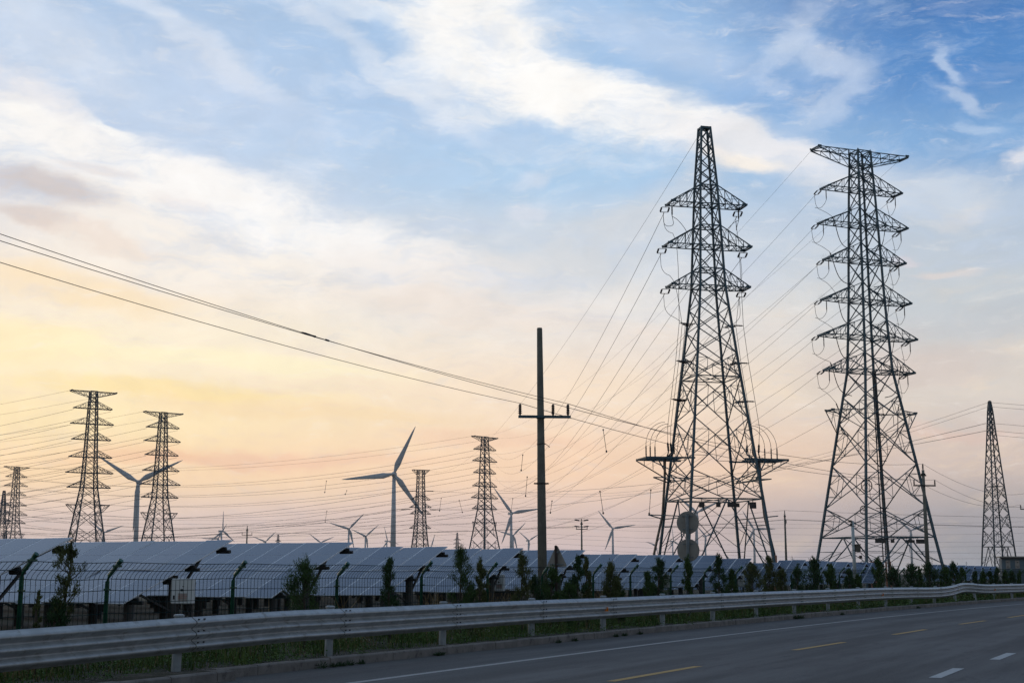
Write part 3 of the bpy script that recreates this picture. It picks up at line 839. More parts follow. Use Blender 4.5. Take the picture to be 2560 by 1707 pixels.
# ---------------------------------------------------------------- lattice towers
def interp(prof, z):
    for (z0, w0), (z1, w1) in zip(prof, prof[1:]):
        if (z0 >= z >= z1) or (z0 <= z <= z1): return w0 + (w1 - w0) * (z - z0) / (z1 - z0)
    return prof[-1][1]
def corners(prof, z):
    w = interp(prof, z) / 2
    return [Vector((-w, -w, z)), Vector((w, -w, z)), Vector((w, w, z)), Vector((-w, w, z))]
def lattice(prof, levels, rl, rb, parent, m, far=False, hz=(), redun_below=0.0, foot='v'):
    """levels: descending heights; legs are parts of their own, the bracing is one part"""
    for c in range(4):
        mb = MB()
        zs = levels
        for za, zb in zip(zs, zs[1:]):
            k = 1.0 + .35 * (levels[0] - za) / levels[0]
            mb.bar(corners(prof, za)[c], corners(prof, zb)[c], rl * k, 4)
        mb.build("leg", m, parent)
    mb = MB()
    for i, (za, zb) in enumerate(zip(levels, levels[1:])):
        A, B = corners(prof, za), corners(prof, zb)
        last = i == len(levels) - 2
        for c in range(4):
            d = (c + 1) % 4
            if last and foot == 'v':
                topm = (A[c] + A[d]) / 2; fa, fb = B[c], B[d]
                mb.bar(topm, fa.lerp(A[c], .04), rb * 1.25); mb.bar(topm, fb.lerp(A[d], .04), rb * 1.25)
                for q, leg0, leg1 in ((fa, A[c], B[c]), (fb, A[d], B[d])):
                    for t in (.28, .55, .78):
                        dp = topm.lerp(q, t); lp = leg0.lerp(leg1, t)
                        mb.bar(dp, lp, rb * .6)
                        lp2 = leg0.lerp(leg1, min(1, t + .22)); mb.bar(dp, lp2, rb * .6)
                mb.bar(A[c], A[d], rb * 1.3)
                m1 = topm.lerp(fa, .5); m2 = topm.lerp(fb, .5)
                # internal hip bracing
                mb.bar(m1, (corners(prof, za)[(c + 2) % 4] + corners(prof, za)[d]) / 2, rb * .55)
                continue
            mb.bar(A[c], B[d], rb); mb.bar(A[d], B[c], rb)
            if za in hz: mb.bar(A[c], A[d], rb * 1.15)
            if zb < redun_below:
                X = (A[c] + A[d] + B[c] + B[d]) / 4
                # crossing point of the diagonals
                wa = (A[c] - A[d]).length; wb = (B[c] - B[d]).length; t = wa / (wa + wb)
                X = A[c].lerp(B[d], t)
                for leg0, leg1 in ((A[c], B[c]), (A[d], B[d])):
                    lm = leg0.lerp(leg1, t)
                    u1 = leg0.lerp(X, .5); u2 = leg1.lerp(X, .5)
                    mb.bar(u1, leg0.lerp(leg1, t * .5), rb * .55); mb.bar(u1, lm, rb * .55)
                    mb.bar(u2, leg0.lerp(leg1, t + (1 - t) * .5), rb * .55); mb.bar(u2, lm, rb * .55)
                    mb.bar(u1, Vector((u1.x, u1.y, u2.z)).lerp(u2, 0) if False else u2, rb * .5)
        if za in hz:
            mb.bar(A[0], A[2], rb * .7); mb.bar(A[1], A[3], rb * .7)
            if not far: mb.bar((A[0] + A[1]) / 2, (A[2] + A[3]) / 2, rb * .7)
        if not far:       # gusset plates
            for c in range(4):
                for d in ((c + 1) % 4, (c - 1) % 4):
                    dirv = (A[d] - A[c]).normalized(); s = .16 if rb > .05 else .12
                    nr = dirv.cross(Vector((0, 0, 1)))
                    i0 = len(mb.v)
                    for q in (A[c] + Vector((0, 0, s * 1.3)), A[c] + dirv * s * 1.2, A[c] - Vector((0, 0, s * 1.3))):
                        mb.v.append(q + nr * .014)
                    for q in (A[c] + Vector((0, 0, s * 1.3)), A[c] + dirv * s * 1.2, A[c] - Vector((0, 0, s * 1.3))):
                        mb.v.append(q - nr * .014)
                    for f_ in ((0, 1, 2), (5, 4, 3), (0, 3, 4, 1), (1, 4, 5, 2), (2, 5, 3, 0)): mb.face(tuple(i0 + k for k in f_))
    mb.build("bracing", m, parent)
    if not far:
        mb = MB()
        for c in (0,):       # step bolts on one leg
            z = levels[-1] + 3
            while z < levels[0] - .3:
                p = corners(prof, z)[c]; mb.bar(p, p + Vector((-.22, 0, .0)), .012, 3); z += .42
        mb.build("step_bolts", m, parent)
def crossarm(side, L, zb, zt, prof, we, r, parent, m, nseg=4, inv=False, tipz=.12, m2=None):
    """box truss arm; flat chords at zb, sloping ones from zt"""
    mb = MB(); wb = interp(prof, zb) / 2; wt_ = interp(prof, zt) / 2; e = we / 2
    fb = [Vector((side * wb, s * wb, zb)) for s in (-1, 1)]; ft = [Vector((side * wt_, s * wt_, zt)) for s in (-1, 1)]
    tb = [Vector((side * L, s * e, zb)) for s in (-1, 1)]; tt = [Vector((side * (L - .05), s * e, zb + (tipz if zt > zb else -tipz))) for s in (-1, 1)]
    for k in (0, 1):
        mb.bar(fb[k], tb[k], r); mb.bar(ft[k], tt[k], r)
        mb.bar(tb[k], tt[k], r)
        for i in range(1, nseg + 1):
            t0 = (i - 1) / nseg; t1 = i / nseg
            a0, a1 = fb[k].lerp(tb[k], t0), fb[k].lerp(tb[k], t1); b0, b1 = ft[k].lerp(tt[k], t0), ft[k].lerp(tt[k], t1)
            if i < nseg: mb.bar(a1, b1, r * .55)
            mb.bar(b0, a1, r * .6) if i % 2 else mb.bar(b0.lerp(b0, 1), a1, r * .6)
    mb.bar(tb[0], tb[1], r * 1.5); mb.bar(tt[0], tt[1], r)
    for i in range(nseg):
        t0 = i / nseg; t1 = (i + 1) / nseg
        A0, A1 = fb[0].lerp(tb[0], t0), fb[1].lerp(tb[1], t0); B0, B1 = fb[0].lerp(tb[0], t1), fb[1].lerp(tb[1], t1)
        mb.bar(A0, B1, r * .6) if i % 2 else mb.bar(A1, B0, r * .6)
        if i: mb.bar(A0, A1, r * .6)
        C0, C1 = ft[0].lerp(tt[0], t0), ft[1].lerp(tt[1], t0); D0, D1 = ft[0].lerp(tt[0], t1), ft[1].lerp(tt[1], t1)
        mb.bar(C0, D1, r * .5) if i % 2 else mb.bar(C1, D0, r * .5)
    # gusset at the tip
    mb.box(Vector((side * (L - .12), e, zb + tipz * .5)), (.45, .03, .16)); mb.box(Vector((side * (L - .12), -e, zb + tipz * .5)), (.45, .03, .16))
    o = mb.build("crossarm", m, parent)
    return o, tb[0], tb[1]
def rod_insulator(mb, p, q, rod=.022, shed=.06, n=8):
    p, q = Vector(p), Vector(q); d = q - p; L = d.length; d.normalize()
    mb.tube([p, p + d * L * .12], rod, 6); mb.tube([q - d * L * .12, q], rod, 6)
    pts = []; rs = []
    for i in range(n * 2 + 1):
        t = .12 + .76 * i / (n * 2); pts.append(p + d * L * t); rs.append(shed if i % 2 else shed * .6)
    mb.tube(pts, rs, 8)
def tension_set(parent, p, dirv, L=1.25, gap=.42):
    """two long rod insulators between yoke plates, pulled along dirv (local)"""
    mb = MB(); d = Vector(dirv).normalized(); s = d.cross(Vector((0, 0, 1))).normalized()
    a = Vector(p); b = a + d * .22
    mb.bar(a, b, .03); c = b + d * L
    mb.bar(b - s * gap / 2, b + s * gap / 2, .03); mb.bar(c - s * gap / 2, c + s * gap / 2, .03)
    for k in (-1, 1): rod_insulator(mb, b + s * k * gap / 2, c + s * k * gap / 2, .025, .075, 7)
    e = c + d * .35; mb.bar(c, e, .035)
    mb.build("insulator_string", M_insul, parent)
    return e

def local_dir(root_rz, v):
    return rotz(-root_rz) @ Vector(v)

WIRES = []
def wire(p, q, sag, r, label, n=24, group=None, cat='power line', m=None, name="power_line"):
    p, q = Vector(p), Vector(q)
    pts = []
    for i in range(n + 1):
        t = i / n; x = p.lerp(q, t); x.z -= 4 * sag * t * (1 - t); pts.append(x)
    mb = MB(); mid = (p + q) / 2
    mb.tube([x - mid for x in pts], r, 4)
    o = mb.build(name, m or M_wire); o.location = mid
    tag(o, label, cat, group)
    return o

# --- wide pylon with seven pairs of arms
W_PROF = [(45.26, 1.56), (43.6, 1.63), (41.0, 1.87), (37.3, 2.11), (33.5, 2.35), (29.4, 2.57), (25.6, 2.89), (22.0, 3.2), (16.6, 4.74), (12.3, 5.95), (8.0, 7.15), (5.06, 7.95), (0, 9.45)]
W_ARMS = [(4.5, 40.95), (5.0, 37.19), (4.53, 33.39), (4.98, 29.15), (5.47, 25.37), (4.98, 21.85)]
W_LEV = [45.2, 43.7, 42.65]
for (_, z), nx in zip(W_ARMS, [a[1] for a in W_ARMS[1:]] + [None]):
    W_LEV.append(z + .0)
    if nx: W_LEV.append(nx + 1.75)
W_LEV += [19.3, 16.6, 12.3, 8.0, 5.06, 0.0]
def wide_pylon(loc, rz, label, far=False, wdir=None):
    g = thing("wide_pylon", loc, label, 'pylon', 'steel lattice pylons', rz)
    m = M_steel2 if far else M_steel
    rl, rb, ra = (.118, .056, .058) if not far else (.165, .08, .085)
    lattice(W_PROF, W_LEV, rl, rb, g, m, far, hz=(45.2, 43.7, 42.65, 40.95, 37.19, 33.39, 29.15, 25.37, 21.85, 5.06), redun_below=19.0)
    tips = {}
    for side in (-1, 1):
        crossarm(side, 5.5, 45.1, 43.7, W_PROF, 1.55, ra, g, m, 4, tipz=.15)
        for i, (L, z) in enumerate(W_ARMS):
            o, t0, t1 = crossarm(side, L, z, z + 1.75, W_PROF, 1.6, ra, g, m, 3 if far else 4)
            tips[(side, i)] = (t0, t1, o)
            if not far:
                # dead-end strings toward the far span, drooping jumper and its guide rod
                att = t1.copy()
                e = tension_set(o, att, wdir, 1.15)
                tips[(side, i)] = (t0, e, o)
                mb = MB(); rod0 = att + Vector((-side * -.0, -.55, 0)); rod0 = Vector((side * (L - .25), .15, z)); rod1 = rod0 - Vector((0, 0, 1.25))
                rod_insulator(mb, rod0, rod1, .03, .06, 7); mb.build("jumper_insulator", M_insul, o)
                mb = MB(); lo = e + Vector((0, 0, -1.6))
                mb.tube(chaikin([rod1, rod1 + Vector((-.05, .2, -.35)), rod1.lerp(lo, .5) + Vector((0, 0, -.35)), lo.lerp(e, .2)]), .022, 5)
                # long drop down to the arm below and on to the body
                zb2 = z - 3.6; zl = W_ARMS[i + 1][1] if i < 5 else 17.7
                x1 = side * (L - 1.2)
                pts = [e, e + Vector((0.05 * side, -.3, -1.4)), Vector((side * (L - .5), .9, z - 2.3)), Vector((x1, .6, zl + .9))]
                mb.tube(chaikin(pts), .022, 5); rod_insulator(mb, pts[-1], pts[-1] + Vector((-.25 * side, -.1, -.8)), .03, .075, 6)
                c0 = pts[-1] + Vector((-.25 * side, -.1, -.8)); wbd = interp(W_PROF, max(zl - 2.6, 1)) / 2
                c1 = Vector((side * wbd, .4, zl - 2.5)); arc = []
                for k in range(9):
                    t = k / 8; q = c0.lerp(c1, t); q.z -= 1.0 * math.sin(math.pi * t) * (1 - t * .4); q.x += side * .25 * math.sin(math.pi * t); arc.append(q)
                mb.tube(arc, .042, 5); mb.build("jumper_cable", M_dark, o)
                # bird spikes at the left tips
                if side == -1:
                    mb = MB()
                    for k in range(9): mb.bar(att + Vector((.3, 0, .1)), att + Vector((.3 + .5 * math.cos(k * .38), -.2 + .05 * k, .1 + .65 * math.sin(.4 + k * .3))), .006, 3)
                    mb.build("bird_spikes", M_wire, o)
        crossarm(side, 5.05, 17.72, 15.6, W_PROF, 1.2, ra * .9, g, m, 2, tipz=.1)
    if not far:
        mb = MB()
        for x, w, h in ((-2.4, 1.2, .38), (-1.0, .4, .32), (1.0, 1.1, .28), (2.3, 1.15, .42)):
            mb = MB(); mb.box((x, -3.98, 4.62), (w, .05, h)); mb.bar((x - w * .35, -3.98, 4.8), (x - w * .35, -3.98, 5.06), .02); mb.bar((x + w * .35, -3.98, 4.8), (x + w * .35, -3.98, 5.06), .02)
            mb.build("warning_plate", M_plate, g)
        # cable bundle running down inside the body, with coloured ducts at the foot
        mb = MB()
        for k, (xo, yo_) in enumerate(((.5, .1), (.75, .1), (.98, .1))):
            pts = [Vector((xo * (.8 + .07 * j), yo_, 22 - j * 2.3)) for j in range(10)]; pts[-1].z = .6
            mb.tube(pts, .055, 6)
        for j in range(8): mb.bar((.1, .1, 20 - 2.4 * j), (1.6, .1, 20 - 2.4 * j), .05)
        mb.build("cable_bundle", M_dark, g)
        for x, y in ((-3.7, -4.2), (-3.3, -4.0), (-3.0, -3.9), (1.0, .1), (1.5, .1)):
            mb = MB(); mb.tube([(x, y, 0), (x, y, 2.7)], .09, 8); mb.build("cable_duct", M_duct, g)
        for zc, r_ in ((10.0, .62), (7.6, .42)):     # coiled cable on the left leg
            mb = MB()
            x = -3.3 if zc > 9 else -3.75
            ring = [Vector((x + r_ * math.cos(t * .5236), -3.4, zc + r_ * math.sin(t * .5236))) for t in range(13)]
            mb.tube(ring, .05, 5)
            for t in range(0, 12, 2): mb.bar((x, -3.4, zc), ring[t], .02, 3)
            mb.build("coiled_cable", M_dark, g)
    return g, tips
F_POS = Vector((-8.8, 441, 0)); E_POS = Vector((-30.9, 462, 0)); C_POS = Vector((-206, 567, 0)); D_POS = Vector((-219, 592, 0))
T2 = Vector((36.65, 138, 0)); T2R = rad(20)
T1 = Vector((15.46, 105, 0)); T1R = rad(12.5)
d2 = local_dir(T2R, (F_POS - T2).normalized() + Vector((0, 0, -.13)))
t2o, tips2 = wide_pylon(T2, T2R, 'tall wide pylon with seven levels of arms at right, behind the camera pole', False, d2)

# --- slender pylon with three arm levels and cable platforms
P_PROF = [(36.75, .75), (31.9, 1.4), (23.7, 2.06), (16.5, 3.56), (10.4, 4.95), (7.05, 5.72), (0, 7.25)]
P_LEV = [36.7, 35.7, 34.7, 33.7, 32.8, 31.9, 30.37, 28.6, 26.97, 25.1, 23.7, 22.0, 20.2, 18.3, 16.45, 13.2, 9.2, 7.05, 0]
P_ARMS = [(3.1, 30.37, 31.9), (3.42, 26.97, 28.6), (3.2, 23.7, 25.1)]
def peak_pylon(loc, rz, label, far=False, wdir=None):
    g = thing("peaked_pylon", loc, label, 'pylon', 'steel lattice pylons', rz)
    m = M_steel2 if far else M_steel
    rl, rb, ra = (.098, .047, .050) if not far else (.19, .095, .09)
    lattice(P_PROF, P_LEV, rl, rb, g, m, far, hz=(36.7, 31.9, 30.37, 28.6, 26.97, 25.1, 23.7, 16.45, 7.05), redun_below=16.5)
    mb = MB()
    for c in corners(P_PROF, 36.7): mb.bar(c, c + Vector((0, 0, .12)), .09)
    mb.box((0, 0, 36.8), (.8, .8, .06)); mb.build("cap_plate", m, g)
    tips = {}
    for side in (-1, 1):
        for i, (L, zb, zt) in enumerate(P_ARMS):
            o, t0, t1 = crossarm(side, L, zb, zt, P_PROF, 1.5, ra, g, M_steel, 4)
            tips[(side, i)] = (t0, t1, o)
            if far: continue
            e = tension_set(o, t1, wdir, .75, .62); tips[(side, i)] = (t0, e, o)
            mb = MB()
            if i == 0:
                r0 = Vector((side * (L - .3), .2, zb)); r1 = r0 - Vector((0, 0, 1.0)); rod_insulator(mb, r0, r1, .03, .07, 6)
                mb.tube(chaikin([e, e + Vector((0, -.1, -1.0)), r1 + Vector((-.2 * side, .1, -.75)), r1]), .022, 5)
                mb.tube(chaikin([r1, r1 + Vector((-.5 * side, 0, -.25)), Vector((side * 1.5, .3, 28.2)), Vector((side * 1.25, .5, 27.2))]), .022, 5)
            xs = side * (2.35 - .28 * i) ; yy = -.5 + .5 * i
            # vertical down-leads past the three sets of standoff brackets to the platform
            path_ = [e, e + Vector((0.02, -.2, -1.4)), Vector((side * (L - .55 - .12 * i), yy * .6, zb - 2.6))]
            for (zz, xx) in ((20.66, 2.65), (17.7, 3.0), (14.7, 3.45), (12.6, 3.75)):
                if zz < zb - 2.8: path_.append(Vector((side * (xx - .42 * i), yy, zz)))
            path_.append(Vector((side * (3.72 - .35 * i), yy * .7, 11.4)))
            mb.tube(chaikin(path_[:3] + path_[3:4], 2) + path_[4:], .02, 5)
            mb.build("down_lead", M_dark, o)
            mb = MB(); q = path_[-1]; rod_insulator(mb, q, q - Vector((.05 * side, 0, .75)), .05, .10, 5)
            mb.tube([q - Vector((.05 * side, 0, .75)), Vector((side * 3.85, yy * .5, 10.1))], .05, 6)
            mb.build("cable_termination", M_dark, o)
    if far: return g, tips
    # standoff brackets with post insulators
    for side in (-1, 1):
        for zz, xx in ((20.66, 2.65), (17.7, 3.0), (14.7, 3.45)):
            for j, yy in enumerate((-.5, 0, .5)):
                mb = MB(); w = interp(P_PROF, zz) / 2; x1 = side * (xx - .42 * j)
                mb.bar((side * w, yy, zz), (side * (w + (xx - .42 * j - w) * .35), yy, zz), .045)
                rod_insulator(mb, (side * (w + (xx - .42 * j - w) * .3), yy, zz), (x1, yy, zz), .028, .065, 5)
                mb.build("standoff_bracket", M_insul, g)
        # cable platform: flat deck frame with raking braces
        mb = MB(); w = interp(P_PROF, 10.15) / 2; L = 5.75
        for yy in (-1.25, 1.25):
            mb.bar((side * w * .8, yy * 1.3, 10.15), (side * L, yy, 10.15), .09); mb.bar((side * interp(P_PROF, 8.55) / 2, yy * 1.6, 8.55), (side * L, yy, 10.08), .05)
            mb.bar((side * interp(P_PROF, 8.55) / 2, yy * 1.6, 8.55), (side * 3.9, yy, 10.1), .05)
            for x in (3.4, 4.4, 5.1):
                t = (x - w) / (L - w); mb.bar((side * x, yy, 10.12), (side * x, yy, 8.55 + 1.5 * t), .03)
        for x in (2.9, 3.5, 4.1, 4.7, 5.3, 5.72): mb.bar((side * x, -1.25, 10.15), (side * x, 1.25, 10.15), .07)
        for i, x in enumerate((2.9, 3.5, 4.1, 4.7)): mb.bar((side * x, -1.25, 10.15), (side * (x + .6), 1.25, 10.15), .05)
        mb.box((side * 4.2, 0, 10.22), (2.7, .22, .10)); mb.box((side * 4.0, .8, 10.22), (2.4, .15, .08)); mb.build("cable_platform", M_steel, g)
        for j, x in enumerate((5.35, 4.95, 4.5)):
            mb = MB(); rod_insulator(mb, (side * x, .2 * j, 10.2), (side * x, .2 * j, 11.15), .04, .065, 6)
            top = Vector((side * x, .2 * j, 11.15)); tgt = Vector((side * (3.72 - .3 * j), .2, 13.0 - .12 * j))
            arc = [top]
            for k in range(1, 9):
                a_ = math.pi / 2 * k / 8
                arc.append(Vector((tgt.x + (top.x - tgt.x) * math.cos(a_), top.y + (tgt.y - top.y) * k / 8, top.z + (tgt.z - top.z) * math.sin(a_))))
            mb.tube(arc, .02, 5); mb.build("surge_arrester", M_dark, g)
        # outrigger brackets and the heavy cables to the ground
        for zz, L2 in ((8.62, 4.75), (5.78, 5.2)):
            mb = MB(); w = interp(P_PROF, zz) / 2
            mb.bar((side * w, -w, zz - .1), (side * L2, -.1, zz + .12), .055); mb.bar((side * w, w, zz - .1), (side * L2, .1, zz + .12), .055)
            mb.bar((side * w, -w, zz - .1), (side * w, w, zz - .1), .05); mb.build("cable_bracket", M_steel, g)
        mb = MB()
        for k in range(3):
            o_ = (k - 1) * .11; mb.tube([(side * 3.85, o_, 10.1), (side * 3.9, o_, 8.6), (side * (4.12 if side < 0 else 4.15), o_, 5.9), (side * 4.85, o_, 3.0), (side * 4.95, o_, .3)], .06, 6)
        mb.build("ground_cable", M_dark, g)
        mb = MB(); mb.tube([(side * 4.88, 0, 0), (side * 4.86, 0, 2.9)], .19, 10); mb.build("cable_duct", M_duct, g)
    for x, w, h in ((-2.05, .42, .40), (-.75, .35, .32), (.45, .95, .30), (2.0, .52, .48)):
        mb = MB(); mb.box((x, -2.95, 6.55), (w, .05, h)); mb.bar((x, -2.95, 6.6), (x, -2.95, 7.05), .03); mb.build("warning_plate", M_plate, g)
    return g, tips
d1 = local_dir(T1R, (F_POS - T1).normalized() + Vector((0, 0, -.30)))
t1o, tips1 = peak_pylon(T1, T1R, 'tall peaked pylon with three arm levels and side cable platforms, behind the round signs', False, d1)

# --- far pylons
far0, tipsF = wide_pylon((gx(211, 329), 329, 0), rad(33), 'largest far pylon at left, just left of the low wind turbine', True)
FARW = {'A': far0}
for key, px, D, ang, lab in (('B', 391.4, 373, 38, 'far pylon at left whose upper arms rise just right of the low wind turbine'),
                             ('F', 1211, 441, 48, 'far pylon with wide flat top standing left of the bare concrete pole'),
                             ('C', 26.7, 567, 51, 'small far pylon with flat top near the left edge')):
    c = copy_tree(far0); c.location = (gx(px, D), D, 0); c.rotation_euler = (0, 0, rad(ang)); c['label'] = lab; FARW[key] = c
pk, _ = peak_pylon((gx(-2, 592), 592, 0), rad(40), 'faint peaked pylon cut by the left edge of the picture', True)
for px, D, ang, lab in ((1142.5, 1210, 20, 'tiny distant pylon between two lattice pylons left of the bare pole'), (693, 1257, 50, 'tiny distant pylon right of the thin wooden-looking utility pole at left')):
    c = copy_tree(pk); c.location = (gx(px, D), D, 0); c.rotation_euler = (0, 0, rad(ang)); c['label'] = lab
# angle pylon E
E_PROF = [(36, 1.9), (27, 2.3), (19, 2.9), (13.5, 3.7), (0, 6.6)]
g = thing("angle_pylon", E_POS, 'stout far pylon with narrow top just right of the largest wind turbine', 'pylon', 'steel lattice pylons', rad(25))
lattice(E_PROF, [36, 34.3, 32.6, 31, 29.2, 27.4, 25.6, 23.8, 22, 20.2, 18.4, 16.6, 14.8, 12, 9, 6, 3.5, 0], .17, .085, g, M_steel2, True, hz=(36, 27.4, 22, 18.4, 14.8, 6), redun_below=14)
for side in (-1, 1):
    crossarm(side, 2.9, 36, 34.3, E_PROF, 1.5, .085, g, M_steel2, 2)
    for L, z in ((3.2, 26), (3.6, 23.4), (3.4, 21.2), (3.5, 16.4)): crossarm(side, L, z, z + 1.4, E_PROF, 1.6, .085, g, M_steel2, 2)
    for z, x0, x1, dz in ((29.0, 1.2, 5.2, -.35), (22.8, 3.0, 7.6, -.25)):
        mb = MB(); rod_insulator(mb, (side * x0, 0, z), (side * x1, 0, z + (dz if side < 0 else 0)), .06, .17, 8); mb.build("insulator_string", M_insul, g)
# T3
T3 = Vector((gx(2499, 220), 220, 0))
S_PROF = [(29.2, .25), (27.5, .6), (24, 1.0), (15.3, 2.15), (5.7, 3.5), (0, 4.2)]
g = thing("slim_pylon", T3, 'slim pointed far pylon near the right edge beside the blue cabin', 'pylon', 'steel lattice pylons', rad(12))
lattice(S_PROF, [29.1, 28.2, 27.5, 26.6, 25.7, 24.8, 24, 22.4, 20.6, 18.8, 17, 15.3, 13.2, 11, 8.4, 5.7, 0], .10, .05, g, M_steel2, False, hz=(27.5, 25.7, 24.8, 24, 15.3, 5.7), redun_below=15)
mb = MB()
for z in (28.4, 28.0, 27.6): mb.box((.0, 0, z), (.5, .5, .3))
mb.build("peak_fitting", M_steel, g)
# ---------------------------------------------------------------- transmission conductors
def W(loc, rz, p): return Vector(loc) + rotz(rz) @ Vector(p)
lv = ['topmost', 'second', 'third', 'fourth', 'fifth', 'lowest']; lv3 = ['top', 'middle', 'bottom']
def tipW(key, side, i):
    o = FARW[key]; L, z = W_ARMS[i]; return W(o.location, o.rotation_euler.z, (side * L, 0, z - .4))
def topW(key, side): o = FARW[key]; return W(o.location, o.rotation_euler.z, (side * 5.4, 0, 45.1))
sn = {-1: 'left', 1: 'right'}
G1 = 'conductors strung from the large pylons'
for side in (-1, 1):
    for i in range(3):
        p = W(T1, T1R, tips1[(side, i)][1]); q = tipW('F', 1, i) if side == -1 else tipW('F', 1, i + 3)
        wire(p, q, 9.0 if side == -1 else 8.0, .020, f'conductor leaving the {lv3[i]} {sn[side]} arm of the peaked pylon down to the far left', group=G1, n=40)
    for i in range(6):
        p = W(T2, T2R, tips2[(side, i)][1]); q = tipW('F', -1, i) if side == -1 else W(E_POS, rad(25), (3.3, 0, 26 - 2.2 * i))
        wire(p, q, 10.0, .018, f'conductor leaving the {lv[i]} {sn[side]} arm of the wide pylon down to the far left', group=G1, n=40)
    wire(W(T2, T2R, (side * 5.4, .7, 45.1)), topW('F', side), 8.0, .014, f'thin earth wire from the {sn[side]} end of the flat top of the wide pylon', group=G1, n=40)
wire(W(T1, T1R, (-.35, .3, 36.3)), W(E_POS, rad(25), (2.8, 0, 36)), 9, .014, 'thin earth wire from the tip of the peaked pylon', group=G1, n=40)
G2 = 'far conductors running off to the left'
for key, lab in (('A', 'largest far left pylon'), ('B', 'second far left pylon')):
    for side in (-1, 1):
        for i in range(6):
            p = tipW(key, side, i); q = p + Vector((-170, 95, -1.5))
            wire(p, q, 5.5, .035, f'far conductor running left from the {lv[i]} {sn[side]} arm of the {lab}', group=G2, n=16)
        p = topW(key, side); wire(p, p + Vector((-170, 95, -1.5)), 4, .025, f'far earth wire running left from the {sn[side]} top corner of the {lab}', group=G2, n=16)
for side in (-1, 1):
    for i in range(6):
        wire(tipW('F', side, i), tipW('C', side, i), 7, .038, f'far conductor going left from the {lv[i]} {sn[side]} arm of the pylon left of bare pole', group=G2, n=20)
    wire(topW('F', side), topW('C', side), 5, .028, f'far earth wire from the {sn[side]} top corner of the pylon left of the bare pole', group=G2, n=20)
for i, (z, x) in enumerate(((29, 5.3), (22.8, 7.6))):
    for side in (-1, 1):
        p = W(E_POS, rad(25), (side * x, 0, z))
        if side == -1: wire(p, D_POS + Vector((6 * (1 - i), 0, z - 3)), 5, .05, f'thick far conductor leaving the {"upper" if i == 0 else "lower"} left string of the stout pylon', group=G2, n=20)
        else: wire(p, T3 + Vector((-.8, 0, 24.3 if i == 0 else 25.5)), 4, .035, f'{"upper" if i == 0 else "lower"} long conductor from the stout pylon to the slim pointed pylon', group=G2, n=24)
for i, (L, z) in enumerate(((3.2, 26), (3.6, 23.4), (3.4, 21.2), (3.5, 16.4))):
    wire(W(E_POS, rad(25), (-L, 0, z)), D_POS + Vector((-4 + 3 * i, 0, z - 4)), 6, .038, f'thin far conductor leaving the {["first", "second", "third", "fourth"][i]} left arm of the stout pylon', group=G2, n=20)
for i, (z, zz) in enumerate(((28.9, 28.7), (28.2, 28.0), (25.5, 25.1), (24.3, 23.4), (23.6, 22.7))):
    wire(T3 + Vector((.3, 0, z)), T3 + Vector((75, 12, zz - .5)), 1.0, .022, f'{["first", "second", "third", "fourth", "fifth"][i]} conductor from the top running right from the slim pointed pylon', group=G2, n=12)
    if i in (0, 1): wire(T3 + Vector((-.3, 0, z)), Vector((gx(1260, 480), 480, z + 2)), 7, .022, f'{"upper" if i == 0 else "lower"} thin wire running left from the tip of the slim pointed pylon', group=G2, n=24)
# spacer rods hung between conductors
spc = [(867, 1226, 1235, 420), (1282, 1246, 1276, 400), (1380, 1252, 1281, 300), (1318, 1192, 1239, 300), (1307, 1137, 1175, 300), (1508, 1074, 1128, 250), (1500, 1228, 1282, 250), (1627, 1225, 1283, 260), (816, 1202, 1230, 420), (817, 1277, 1304, 420), (1148, 1250, 1280, 420), (1103, 1245, 1276, 430)]
SPL = ['thin rod hanging low in front of the wires between the two paired turbines, upper left', 'thin rod hanging close left of the bare pole, above the mid-size turbine', 'thin rod low right of the bare pole above the small utility pole', 'longer slanted rod left of the bare pole below its crossarm',
 'topmost rod left of the bare pole', 'topmost rod right of the bare pole, leaning right', 'lower rod right of the bare pole above the lone turbine', 'rod hanging beside the left cable platform of the peaked pylon',
 'upper of two rods near the left blade of the largest turbine', 'lower of two rods near the left blade of the largest turbine', 'rod between the two middle far pylons, leaning right', 'rod just right of the stout narrow-topped pylon']
for i, (px, y0, y1, D) in enumerate(spc):
    a = at(px, y0, D); b = at(px - 4 if px not in (1508, 1500, 1148) else px + 8, y1, D); mb = MB(); mid = (a + b) / 2
    mb.tube([a - mid, b - mid], .05, 5); mb.lathe(a - mid, [(.12, -.15), (.16, 0), (.12, .15)], 6); mb.lathe(b - mid, [(.12, -.2), (.2, 0), (.12, .2)], 6)
    o = mb.build("line_spacer", M_wire); o.location = mid
    wh = ['', 'left of the far lattice pylon', 'right of the bare pole', 'left of the bare pole', 'top', 'highest', 'right', 'left of the big peaked pylon', '', '', '', ''][i]
    tag(o, SPL[i], 'line spacer', 'spacer rods between the conductors')

# ---------------------------------------------------------------- wind turbines
def blade_mesh(R=1.0):
    mb = MB(); st = [(0, .026, .026, 0), (.06, .027, .026, 0), (.13, .042, .020, 10), (.2, .058, .014, 14), (.32, .050, .010, 10), (.5, .038, .007, 6), (.7, .027, .005, 3), (.88, .017, .003, 1), (1.0, .004, .001, 0)]
    n = 10
    for (t, c, th_, tw) in st:
        a = rad(tw)
        for k in range(n):
            u = 2 * math.pi * k / n
            x = math.cos(u) * c * (1.0 if t < .1 else 1) - (c * .35 if t > .1 else 0) * .6; y = math.sin(u) * th_
            mb.v.append(Vector((x * math.cos(a) - y * math.sin(a), x * math.sin(a) + y * math.cos(a), t)) * R)
    for i in range(len(st) - 1):
        for k in range(n): mb.face((i * n + k, i * n + (k + 1) % n, (i + 1) * n + (k + 1) % n, (i + 1) * n + k))
    mb.face(tuple(range(n))[::-1]); mb.face(tuple((len(st) - 1) * n + k for k in range(n)))
    return mb
